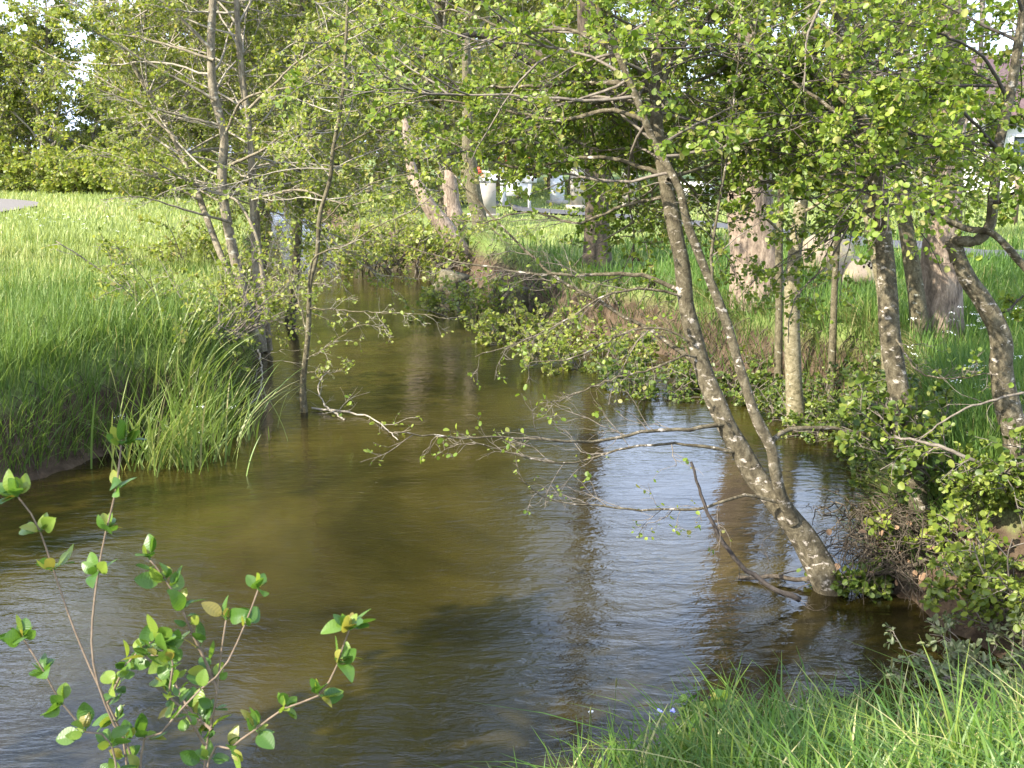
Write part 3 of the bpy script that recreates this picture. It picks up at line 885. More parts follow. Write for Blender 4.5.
for i, (px, Yd, sc, k) in enumerate(spots):
    x = (px - 512) / FPX * Yd * 1.02
    loc = (x, Yd, float(height(np.array([x]), np.array([float(Yd)]))[0]))
    src = (leftA, leftB)[k]
    if i < 2:
        src.location = loc; src.rotation_euler = (0, 0, rr.random() * 6.28); src.scale = (sc, sc, sc)
    else:
        copy_thing(src, loc, rr.random() * 6.28, (sc, sc, sc * rr.uniform(.92, 1.08)))
g_right = "low rounded trees beyond the right meadow"
l_right = "low rounded tree beyond the footpath at the far edge of the right meadow"
rightA = far_tree(l_right, g_right, 5.2, .9, 55, 2.2, 'leaf_dense', 'bark_mossy', 121, .12, q=5, r=.13)
for i, (px, Yd, sc) in enumerate([(700, 58, .8), (760, 62, .8), (820, 56, .75), (880, 66, .85), (1090, 50, .9), (1160, 52, 1.0), (930, 70, .9), (1010, 72, .9), (650, 72, 1.1), (570, 42, .75), (625, 45, .7), (672, 47, .75), (730, 44, .65), (790, 46, .7), (850, 44, .65), (905, 47, .75), (520, 40, .8), (480, 42, .85), (960, 45, .7)]):
    x = (px - 512) / FPX * Yd * 1.02
    loc = (x, Yd, float(height(np.array([x]), np.array([float(Yd)]))[0]))
    if i == 0:
        rightA.location = loc; rightA.scale = (sc, sc, sc)
    else:
        copy_thing(rightA, loc, rr.random() * 6.28, (sc, sc, sc))
SUN_LEAN[0] = .55
# trees on the near bank beside the photographer: they shade the left waterside and the near water
for lab, pts, sd, n, z0, z1, ln in (("broad tree on the near bank whose shade falls on the left waterside", [(-10.9, 2.9, .8), (-10.95, 2.95, 2.5), (-10.8, 2.9, 4.5), (-10.9, 2.8, 7.8)], 131, 22, 4.4, 6.6, 2.3),
                        ("leaning tree beside the photographer whose shade falls on the near water", [(-5.3, 1.2, .6), (-4.6, 1.6, 2.0), (-3.6, 2.1, 3.4), (-2.9, 2.4, 4.9)], 132, 34, 2.7, 4.8, 1.7)):
    tree("tree", lab, "tree", pts[0], [(np.array(pts), .12, .04)], (), dict(n=n, z0=z0, z1=z1, len=ln, el=.1, r=.04, top=.3),
         sub=(8, .42), twig=(5, .45), q=5, leaf=.10, seed=sd, bark=M['bark_mossy'], twigmat=M['twig'], leafmat=M['leaf_dense'], shape=QUAD, faces=QUAD_F, twig_r=.006)

# ---------------------------------------------------------------- shrubs
def shrub(label, base, rad, h, n, leaf, mat, seed, name="shrub", cat="shrub", lean=(0, 0, 0), q=5, sub=(5, .5), twig=(4, .5), twigmat='twig', r=.008, shape=LEAF, droop=-.03, spread=.9, group=None):
    rng = np.random.default_rng(seed)
    base = np.asarray(base, dtype=float)
    root = thing(name, label, cat, base, group)
    a = rng.random(n) * 2 * math.pi
    rr_ = rad * np.sqrt(rng.random(n)) * .5
    S = base + np.stack([np.cos(a) * rr_, np.sin(a) * rr_, np.full(n, -.08)], 1)
    D = np.stack([np.cos(a) * spread, np.sin(a) * spread, .5 + rng.random(n) * 1.1], 1) * np.array([1, 1, 1.0]) + np.asarray(lean)
    L = h * (.7 + .6 * rng.random(n))
    B = grow(rng, S, D, L, 9, .10, droop)
    s = Shape()
    tubes(s, B, np.full((n, 1), r) * np.linspace(1, .3, 9)[None] * (.7 + .6 * rng.random((n, 1))), 5, cap=False)
    S, D, Ln, t = spawn(rng, B, L, sub[0], .2, (.5, 1.1), sub[1], .3)
    L2 = grow(rng, S, D, Ln, 6, .16, droop)
    tubes(s, L2, np.full((len(L2), 1), r * .45) * np.linspace(1, .4, 6)[None], 4, cap=False)
    S, D, Ln, t = spawn(rng, L2, Ln, twig[0], .2, (.4, 1.1), twig[1], .3)
    L3 = grow(rng, S, D, Ln, 4, .2, 0)
    tubes(s, L3, np.full((len(L3), 1), r * .25) * np.linspace(1, .6, 4)[None], 3, cap=False)
    part("stems", s.mesh("stems", base), M[twigmat], root)
    c = Shape()
    leaves_on(c, rng, L3, q, leaf, shape, LEAF_F, .1, .6)
    leaves_on(c, rng, L2, max(1, q // 2), leaf, shape, LEAF_F, .3, .6)
    part("foliage", c.mesh("foliage", base, smooth=False), M[mat], root)
    return root
def at(px, py, z=.85, dz=0):
    p = G(px, py, z); p[2] = max(gz(p), 0.0) + dz
    return p
shrub("yellow green bush at the foot of the left alder clump, above the water", at(206, 318, .9), .8, 1.0, 34, .035, 'leaf_left', 201, q=6)
shrub("low leafy bush behind the left alder clump on the meadow edge", at(205, 262, .95), .7, .9, 26, .045, 'leaf_left', 202)
shrub("tangled bramble bush on the bank below the boulders", at(845, 345, .85), .7, .5, 36, .030, 'leaf_bramble', 203, q=5)
shrub("twiggy bush left of the thin pole on the right bank", at(806, 335, .85), .5, .42, 26, .030, 'leaf_bramble', 219, q=4)
shrub("loose bush in front of the slender tan alder trunk", at(880, 350, .85), .5, .5, 28, .032, 'leaf_shrub', 220, q=4)
shrub("bramble overhanging the water behind the grey alder", at(915, 400, .7), .35, .45, 24, .034, 'leaf_bramble', 204, lean=(-.2, -.3, 0))
shrub("leafy bush at the foot of the thick pale tree", at(735, 318, .85), .5, .5, 26, .036, 'leaf_bramble', 205)
shrub("ivy green bush under the reddish trunk", at(912, 350, .9), .45, .55, 24, .036, 'leaf_bramble', 206)
shrub("dark leafy bush between the grey alder and the right edge alder's foot", at(965, 470, .7), .6, .62, 30, .04, 'leaf_bramble', 207)
def onp(px, py, Yq):
    p = P(px, py, Yq); p[2] = max(gz(p), 0.02)
    return p
shrub("bright sunlit bush on the steep bank below the right edge alder", onp(1008, 497, 6.4), .5, .34, 50, .024, 'leaf_shrub', 208, q=7)
shrub("sunlit leafy bush right of the root clump, just above the water", onp(1022, 575, 5.9), .36, .30, 46, .026, 'leaf_shrub', 218, q=6, shape=NARROW, lean=(-.1, -.2, 0))
shrub("pale leaved bramble drooping to the water at the right edge", onp(1022, 640, 5.15), .34, .36, 50, .034, 'leaf_pale', 209, q=6, shape=NARROW, lean=(-.35, -.3, -.1), droop=-.09)
shrub("tall yellow green bush rising at the right edge behind the drooping bramble", onp(1045, 570, 5.7), .4, .5, 50, .032, 'leaf_shrub', 210, q=5)
shrub("low scrub at the foot of the dark brown trunk", at(590, 300, .8), .9, .55, 26, .04, 'leaf_left', 211, q=4)
shrub("scrub on the far bank right of the leaning trunks", at(530, 282, .8), .9, .6, 24, .045, 'leaf_left', 212, q=4)
shrub("bush leaning over the water under the leaning trunks", at(470, 264, .8), .9, .7, 24, .05, 'leaf_left', 213, q=4, lean=(-.3, -.3, 0))
shrub("bright bush at the bend of the stream on the far bank", at(362, 228, .9), 1.8, 1.6, 40, .07, 'leaf_left', 214, q=5, r=.014)
shrub("light green bush at the bend right of the first far bush", at(412, 232, .9), 1.6, 1.4, 36, .07, 'leaf_left', 215, q=5, r=.014)
shrub("brushy scrub on the bank right of the dark brown trunk", at(655, 318, .8), .6, .5, 24, .04, 'leaf_bramble', 216, q=4)
for i, (px, Yd, lab) in enumerate([(88, 44, "dark leafy bush in the meadow row in front of the dark roofed hut"), (60, 45, "bush with pale new leaves before the far left tree trunks"), (140, 43, "green bush at the end of the meadow left of the alder clump"), (170, 40, "bush behind the leaning alder limb at the meadow end"), (118, 44.5, "round bush below the white shelter roof"), (10, 47, "bush between the far left tree trunks")]):
    x = (px - 512) / FPX * Yd * 1.02
    shrub(lab, (x, Yd, float(height(np.array([x]), np.array([float(Yd)]))[0])), 1.3, 1.7, 40, .12, 'leaf_left', 230 + i, q=6, r=.014)

# ---------------------------------------------------------------- leaning trunks, stumps, boulders
def log(name, label, cat, pts, r0, r1, seed, bark='bark_big', flare=.3, broken=True):
    rng = np.random.default_rng(seed)
    base = pts[0]
    root = thing(name, label, cat, base)
    s = Shape()
    wire(s, pts, r0, r1, n=22, sides=16, rough=.10, rng=rng, flare=flare)
    part("trunk", s.mesh("trunk", base), M[bark], root)
    return root
Yf = G(470, 280)[1] + 1.0
log("leaning_trunk", "broad pale trunk leaning left over the far bend of the stream", "dead tree", PL((470, 266, Yf), (452, 240, Yf), (436, 216, Yf), (424, 198, Yf), (412, 170, Yf + .3), (405, 120, Yf + .6)), .24, .08, 301)
log("leaning_trunk", "shorter upright pale trunk beside the broad leaning trunk", "dead tree", PL((462, 240, Yf + 2), (456, 222, Yf + 2), (452, 205, Yf + 2), (450, 170, Yf + 2)), .26, .12, 302)
log("leaning_trunk", "tall slim brownish trunk right of the two leaning trunks at the bend", "dead tree", PL((482, 242, Yf + 3), (478, 215, Yf + 3), (472, 180, Yf + 3), (468, 120, Yf + 3), (466, 40, Yf + 3)), .2, .09, 303, 'bark_mossy')

def stump(label, c, r, h, seed):
    rng = np.random.default_rng(seed)
    root = thing("tree_stump", label, "stump", c)
    s = Shape()
    wire(s, np.array([c - [0, 0, .15], c + [0, 0, h * .5], c + [.03, 0, h]]), r, r * .8, n=9, sides=16, rough=.14, rng=rng, flare=.6)
    part("trunk", s.mesh("trunk", c), M['bark_mossy'], root)
stump("weathered grey brown stump on the far bank right of the leaning trunks", at(510, 258, .9), .32, .45, 311)
stump("knobbly brown stump at the waterline left of the weathered stump", at(452, 270, .4), .35, .35, 312)

def boulder(label, c, size, seed, rot):
    rng = np.random.default_rng(seed)
    s = Shape()
    nu, nv = 34, 18
    u = np.linspace(0, 2 * math.pi, nu, endpoint=False); v = np.linspace(-math.pi / 2, math.pi / 2, nv)
    U, Vv = np.meshgrid(u, v)
    d = np.stack([np.cos(Vv) * np.cos(U), np.cos(Vv) * np.sin(U), np.sin(Vv)], -1)
    rad = np.ones(U.shape)
    for _ in range(9):
        ax = norm(rng.normal(size=3)); k = rng.uniform(.55, .9)
        rad = np.minimum(rad, k / np.maximum((d * ax).sum(-1), .05) * .98 + 0) if rng.random() < .8 else rad
    for _ in range(14):
        w = rng.normal(size=3) * 4
        rad = rad + .012 * np.sin((d * w).sum(-1) + rng.random() * 6)
    V = d * np.clip(rad, .5, 1.05)[..., None] * np.array(size) / 1
    ca, sa = math.cos(rot), math.sin(rot)
    V = np.stack([V[..., 0] * ca - V[..., 1] * sa, V[..., 0] * sa + V[..., 1] * ca, V[..., 2]], -1).reshape(-1, 3)
    i = np.arange(nv - 1)[:, None] * nu; j = np.arange(nu)[None]; j2 = (j + 1) % nu
    s.add(V, np.stack([i + j, i + j2, i + nu + j2, i + nu + j], -1).reshape(-1, 4))
    o = part("boulder", s.mesh("boulder"), M['stone'])
    o.location = tuple(c)
    tag(o, label, "boulder")
p = at(832, 276, .9); boulder("rounded boulder with a yellow mossy side behind the thin alder pole", p + [0, .25, .16], (.46, .38, .40), 1, .3)
p = at(852, 284, .9); boulder("lower pinkish grey boulder just right of the mossy one", p + [.08, 0, .06], (.50, .36, .34), 2, -.4)

# ---------------------------------------------------------------- grass
def blades(s, rng, x, y, z, h, w, lean, tint, n=4, droop=.6, az=None):
    K = len(x)
    a = rng.random(K) * 2 * math.pi if az is None else az
    dx, dy = np.cos(a), np.sin(a)
    t = np.linspace(0, 1, n)[None]
    out = (lean[:, None] * h[:, None]) * (t * .5 + t ** 2 * droop)
    zz = h[:, None] * (t - .38 * np.minimum(lean[:, None], 1.4) * t ** 2.2)
    # blades turn to any side; width across the bend
    b = a + math.pi / 2 + rng.normal(size=K) * .5
    wx_, wy_ = np.cos(b), np.sin(b)
    wid = w[:, None] * np.array([.8, 1.0, .75, .03] if n == 4 else np.interp(np.linspace(0, 1, n), [0, .35, .75, 1], [.7, 1, .7, .03]))[None] * .5
    cxx = x[:, None] + dx[:, None] * out; cyy = y[:, None] + dy[:, None] * out; czz = z[:, None] + zz
    Lf = np.stack([cxx - wx_[:, None] * wid, cyy - wy_[:, None] * wid, czz], -1)
    Rt = np.stack([cxx + wx_[:, None] * wid, cyy + wy_[:, None] * wid, czz], -1)
    V = np.stack([Lf, Rt], 2).reshape(-1, 3)
    k = (np.arange(K) * n * 2)[:, None]
    i = (np.arange(n - 1) * 2)[None]
    F = np.stack([k + i, k + i + 1, k + i + 3, k + i + 2], -1).reshape(-1, 4)
    s.add(V, F, tint=np.repeat(tint, 2 * n))
def patchy(x, y, k, seed):
    r = np.random.default_rng(seed); v = 0
    for _ in range(5):
        a = r.normal(size=2) * k
        v = v + np.sin(a[0] * x + a[1] * y + r.random() * 6)
    return v / 3.2
def toward_water(x, y):
    e = .05
    gx_ = river_sd(x + e, y) - river_sd(x - e, y); gy_ = river_sd(x, y + e) - river_sd(x, y - e)
    return np.arctan2(-gy_, -gx_)
def sward(name, mat, px, py, z0, n, seed, hfun, wpx, region, leanmu=.35, tall=None, dmin=.02):
    rng = np.random.default_rng(seed)
    a = px[0] + (px[1] - px[0]) * rng.random(n); b = py[0] + (py[1] - py[0]) * rng.random(n)
    r = FW[None] + RT[None] * ((a - 512) / FPX)[:, None] + UP[None] * ((384 - b) / FPX)[:, None]
    k = (z0 - CAM_H) / r[:, 2]
    x, y = r[:, 0] * k, r[:, 1] * k
    d = river_sd(x, y)
    m = (d > dmin) & (y < 75) & region(x, y) & off_path(x, y)
    x, y, d = x[m], y[m], d[m]
    z = height(x, y, d)
    K = len(x)
    h = hfun(x, y, d) * (.55 + .75 * rng.random(K)) * (1 + .28 * patchy(x, y, 1.6, seed))
    w = np.maximum(.0045, y * wpx / FPX) * (.7 + .6 * rng.random(K))
    edge = 1 - sstep(.02, .4, d)
    az = np.where(rng.random(K) < edge * .8, toward_water(x, y) + rng.normal(size=K) * .5, rng.random(K) * 6.28)
    lean = np.abs(rng.normal(size=K)) * leanmu + .08 + edge * .5 * rng.random(K)
    tint = np.clip(.45 + .22 * rng.normal(size=K) + .22 * patchy(x, y, 1.1, seed + 9), 0, 1)
    s = Shape()
    blades(s, rng, x, y, z - .02, h, w, lean, tint, az=az)
    o = part(name, s.mesh(name, smooth=False), M[mat], kind='stuff')
    return o
isleft = lambda x, y: (x < -1) & (y > 5.5) & (x < -.10 * y - .8)
isright = lambda x, y: (x > -.14 * y + .4) & (y > 4.9) & ~((y < 6.3) & (x < 3.0)) & (np.random.default_rng(9).random(len(x)) > sstep(17, 24, y))
o = sward("meadow_grass", 'grass_meadow', (-260, 330), (228, 520), .95, 130000, 401, lambda x, y, d: .24 + .14 * (1 - sstep(9, 15, y)), 1.0, lambda x, y: isleft(x, y) & (np.random.default_rng(7).random(len(x)) > sstep(12, 21, y)))
tag(o, "long fresh green grass covering the left bank down to the water", "grass")
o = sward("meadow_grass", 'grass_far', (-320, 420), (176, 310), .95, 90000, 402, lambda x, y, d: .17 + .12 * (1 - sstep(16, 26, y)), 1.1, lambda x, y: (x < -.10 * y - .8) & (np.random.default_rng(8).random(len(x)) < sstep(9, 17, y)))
tag(o, "pale sunlit meadow grass towards the far left trees", "grass")
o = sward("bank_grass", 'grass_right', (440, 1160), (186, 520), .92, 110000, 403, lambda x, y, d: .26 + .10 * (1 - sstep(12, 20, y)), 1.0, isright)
tag(o, "deep green grass under the trees on the right bank", "grass")
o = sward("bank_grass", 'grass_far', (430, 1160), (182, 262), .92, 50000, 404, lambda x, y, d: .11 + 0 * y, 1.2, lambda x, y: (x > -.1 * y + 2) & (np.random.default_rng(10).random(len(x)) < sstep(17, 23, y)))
tag(o, "pale sunlit meadow beyond the right footpath", "grass")

# near grass in front of the camera
def near_grass():
    rng = np.random.default_rng(405)
    n = 34000
    x = -1.2 + 5.2 * rng.random(n); y = 1.6 + 3.9 * rng.random(n)
    d = river_sd(x, y)
    m = (d > .02) & ~((x > 1.6) & (y > 4.35)) & (x > -.05 + .25 * (rng.random(n) - .5) + .0 * y)
    x, y, d = x[m], y[m], d[m]
    z = height(x, y, d); K = len(x)
    h = (.30 + .04 * sstep(0, 1, d)) * (.45 + .8 * rng.random(K)) * (1 + .22 * patchy(x, y, 3, 3))
    w = .0085 * (.6 + .7 * rng.random(K))
    lean = .2 + np.abs(rng.normal(size=K)) * .65
    tint = np.clip(.36 + .3 * rng.normal(size=K) + .34 * sstep(.7, 2.2, x) * rng.random(K) + .1 * patchy(x, y, 2, 8), 0, 1)
    s = Shape()
    blades(s, rng, x, y, z - .02, h, w, lean, tint, n=5)
    return s
o = part("bank_grass", near_grass().mesh("bank_grass", smooth=False), M['grass_near'], kind='stuff')
tag(o, "lush tangled grass on the near bank in the lower right corner", "grass")
# dry hanging grass and fine roots along the undercut banks
def hanging():
    rng = np.random.default_rng(406)
    n = 15000
    t = rng.random(n)
    a = np.where(rng.random(n) < .88, 430 + 500 * t, -10 + 270 * t); b = 250 + 290 * rng.random(n)
    r = FW[None] + RT[None] * ((a - 512) / FPX)[:, None] + UP[None] * ((384 - b) / FPX)[:, None]
    k = (.3 - CAM_H) / r[:, 2]
    x, y = r[:, 0] * k, r[:, 1] * k
    d = river_sd(x, y)
    m = (d > .02) & (d < .34) & (y > 6)
    x, y, d = x[m], y[m], d[m]
    z = height(x, y, d); K = len(x)
    az = toward_water(x, y) + rng.normal(size=K) * .4
    L = grow(rng, np.stack([x, y, z], 1), np.stack([np.cos(az), np.sin(az), rng.random(K) * .6], 1), .18 + .3 * rng.random(K), 6, .18, -.55)
    s = Shape()
    tubes(s, L, np.full((K, 1), 1.0) * np.linspace(.0045, .0018, 6)[None] * np.maximum(1, y / 9)[:, None], 3, cap=False)
    return s
o = part("roots", hanging().mesh("roots"), M['root'], kind='stuff')
tag(o, "fine brown roots and dry stalks hanging from the undercut banks", "roots")
def dry():
    rng = np.random.default_rng(407)
    n = 34000
    a = 430 + 500 * rng.random(n); b = 250 + 250 * rng.random(n)
    r = FW[None] + RT[None] * ((a - 512) / FPX)[:, None] + UP[None] * ((384 - b) / FPX)[:, None]
    k = (.5 - CAM_H) / r[:, 2]
    x, y = r[:, 0] * k, r[:, 1] * k
    d = river_sd(x, y)
    m = (d > .1) & (d < .6) & (y > 6)
    x, y, d = x[m], y[m], d[m]; K = len(x)
    s = Shape()
    blades(s, rng, x, y, height(x, y, d), .2 + .2 * rng.random(K), np.maximum(.005, y * .8 / FPX), .7 + .6 * rng.random(K), rng.random(K), az=toward_water(x, y) + rng.normal(size=K) * .6)
    return s
o = part("dry_grass", dry().mesh("dry_grass", smooth=False), M['grass_dry'], kind='stuff')
tag(o, "straw coloured dead grass fringing the right bank above the water", "grass")

# reed clumps on the left bank
def reeds(label, base, n, h, seed, lean=(.5, -.2)):
    rng = np.random.default_rng(seed)
    root = thing("reed_clump", label, "reeds", base)
    x = base[0] + rng.normal(size=n) * .26; y = base[1] + rng.normal(size=n) * .22
    z = np.maximum(height(x, y), -.05)
    az = math.atan2(lean[1], lean[0]) + rng.normal(size=n) * 1.0
    s = Shape()
    blades(s, rng, x, y, z - .03, h * (.6 + .7 * rng.random(n)), .0145 * (.5 + .9 * rng.random(n)), .15 + .5 * rng.random(n), .25 + .75 * rng.random(n), n=8, droop=.8, az=az)
    part("blades", s.mesh("blades", base, smooth=False), M['reed'], root)
reeds("pale strap leaved reed clump arching over the water at the tip of the left bank", at(196, 404, .3), 260, .74, 501, (.5, -.2))
reeds("second reed clump with tall pale blades behind the arching one", at(168, 388, .65), 210, .72, 502, (.3, -.3))
reeds("small tuft of straps drooping to the water below the arching reeds", at(206, 432, .1), 70, .5, 503, (.6, -.4))

# ---------------------------------------------------------------- driftwood, roots and dead branches
def twig_thing(name, label, cat, main, r0, r1, seed, m=10, ratio=.3, mat='twig', group=None, leaves=0):
    rng = np.random.default_rng(seed)
    base = main[0]
    root = thing(name, label, cat, base, group)
    s = Shape()
    L, R = wire(s, main, r0, r1, n=22, sides=7, rough=.08, rng=rng, jit=.005)
    part("stem", s.mesh("stem", base), M[mat], root)
    t = Shape()
    ln = np.array([np.linalg.norm(np.diff(L, axis=0), axis=1).sum()])
    S, D, Ln, _ = spawn(rng, L[None], ln, m, .15, (.4, 1.1), ratio, .3)
    B = grow(rng, S, D, Ln, 7, .18, .02)
    tubes(t, B, np.full((len(B), 1), r0 * .28) * np.linspace(1, .4, 7)[None], 4, cap=False)
    S, D, Ln, _ = spawn(rng, B, Ln, 3, .2, (.4, 1.1), .45, .2)
    B2 = grow(rng, S, D, Ln, 5, .2, .02)
    tubes(t, B2, np.full((len(B2), 1), r0 * .15) * np.linspace(1, .5, 5)[None], 3, cap=False)
    part("twigs", t.mesh("twigs", base), M[mat], root)
    if leaves:
        c = Shape()
        leaves_on(c, rng, B2, leaves, .035)
        part("foliage", c.mesh("foliage", base, smooth=False), M['leaf_alder'], root)
    return root
yd = Y0 - .25
twig_thing("dead_branch", "dark dead branch curving down into the water left of the double alder's foot", "branch", PL((691, 462, yd), (700, 492, yd), (712, 522, yd), (732, 556, yd), (758, 580, yd), (800, 600, yd)), .007, .018, 601, 12, .35, 'twig_dark')
twig_thing("driftwood_branch", "brown branch lying level on the water between the double alder and the root clump", "driftwood", np.array([G(738, 577, .02), G(790, 578, .04), G(840, 578, .09), G(880, 574, .13), G(910, 566, .2), G(938, 552, .3)]), .016, .012, 602, 10, .2, 'root')
twig_thing("driftwood_branch", "pale bent branch sticking out of the water by the thin crooked pole", "driftwood", np.array([G(345, 420, 0), G(325, 405, .06), G(318, 385, .22), G(330, 370, .35)]), .011, .005, 603, 8, .4, 'twig_pale')
twig_thing("driftwood_branch", "pale twiggy branch hanging from the left clump into the stream", "driftwood", np.array([G(258, 350, .4), G(262, 372, .3), G(258, 395, .15), G(238, 412, 0)]), .012, .006, 604, 9, .45, 'twig_pale')
twig_thing("driftwood_branch", "slim branch trailing on the current right of the thin crooked pole", "driftwood", np.array([G(312, 408, .02), G(345, 412, .03), G(372, 418, .02), G(398, 440, .02)]), .011, .004, 605, 8, .35, 'twig_pale', leaves=3)
twig_thing("dead_branch", "bare thin branch reaching left from the foot of the right edge alder", "branch", PL((1030, 392, 6.2), (975, 405, 6.2), (945, 420, 6.2), (910, 448, 6.3), (880, 470, 6.3)), .008, .003, 606, 8, .3, 'twig')
twig_thing("dead_branch", "grey branch with new leaves lying along the bank under the bare thin branch", "branch", PL((1040, 478, 6.1), (990, 468, 6.1), (955, 452, 6.1), (925, 442, 6.2), (895, 436, 6.3)), .014, .007, 607, 10, .3, 'twig', leaves=2)

def root_clump():
    rng = np.random.default_rng(611)
    c = np.array([G(952, 585, .15)[0], G(940, 590, 0)[1] + .14, 0.0])
    root = thing("root_clump", "matted brown clump of roots and flood debris at the foot of the grey alder", "roots", c)
    n = 1300
    a = rng.random(n) * 2 * math.pi
    S = c + np.stack([rng.normal(size=n) * .25, rng.normal(size=n) * .18, .08 + .42 * rng.random(n)], 1)
    D = np.stack([np.cos(a), np.sin(a) - .3, rng.normal(size=n) * .35], 1)
    L = grow(rng, S, D, .12 + .36 * rng.random(n) ** 1.5, 8, .38, -.2)
    s = Shape()
    tubes(s, L, np.full((n, 1), 1.0) * np.linspace(.0045, .0014, 8)[None] * (.4 + rng.random((n, 1))), 4, cap=False)
    part("fine_roots", s.mesh("fine_roots", c), M['root'], root)
    s = Shape()
    for i in range(9):
        b = rng.random() * 6.28
        wire(s, c + np.array([[.05, .1, .42], [math.cos(b) * .15, math.sin(b) * .12, .30], [math.cos(b) * .33, math.sin(b) * .26, .12], [math.cos(b) * .45, math.sin(b) * .36, -.1]]), .026, .010, n=14, sides=7, rough=.1, rng=rng)
    part("thick_roots", s.mesh("thick_roots", c), M['bark_mossy'], root)
    # earth core between the roots
    s = Shape()
    nu, nv = 26, 12
    U, V = np.meshgrid(np.linspace(0, 2 * math.pi, nu, endpoint=False), np.linspace(-.3, 1.5, nv))
    rad = 1 + .18 * np.sin(3 * U + 1) * np.cos(V) + .12 * rng.normal(size=U.shape)
    q = np.stack([np.cos(V) * np.cos(U) * .34 * rad, np.cos(V) * np.sin(U) * .26 * rad, np.sin(V) * .36 * rad], -1).reshape(-1, 3) + c
    i = np.arange(nv - 1)[:, None] * nu; j = np.arange(nu)[None]; j2 = (j + 1) % nu
    s.add(q, np.stack([i + j, i + j2, i + nu + j2, i + nu + j], -1).reshape(-1, 4))
    part("soil", s.mesh("soil", c, smooth=False), M['root'], root)
    k = 160
    c2 = Shape()
    Sp = c + np.stack([rng.normal(size=k) * .24, rng.normal(size=k) * .2 - .08, .08 + .36 * rng.random(k)], 1)
    put_leaves(c2, rng, Sp, rng.normal(size=(k, 3)), .03 + .025 * rng.random(k))
    part("dead_leaves", c2.mesh("dead_leaves", c, smooth=False), M['dead_leaf'], root)
root_clump()
shrub("few fresh green sprigs growing out of the root clump", np.array([G(950, 585, .15)[0], G(925, 590, 0)[1] + .05, .36]), .35, .32, 12, .04, 'leaf_shrub', 612, q=3, name="plant", cat="plant")
shrub("tuft of small leaves at the foot of the double alder", np.array([G(843, 575)[0], Y0 + .02, .06]), .12, .2, 12, .03, 'leaf_bramble', 613, q=3, name="plant", cat="plant", r=.003)

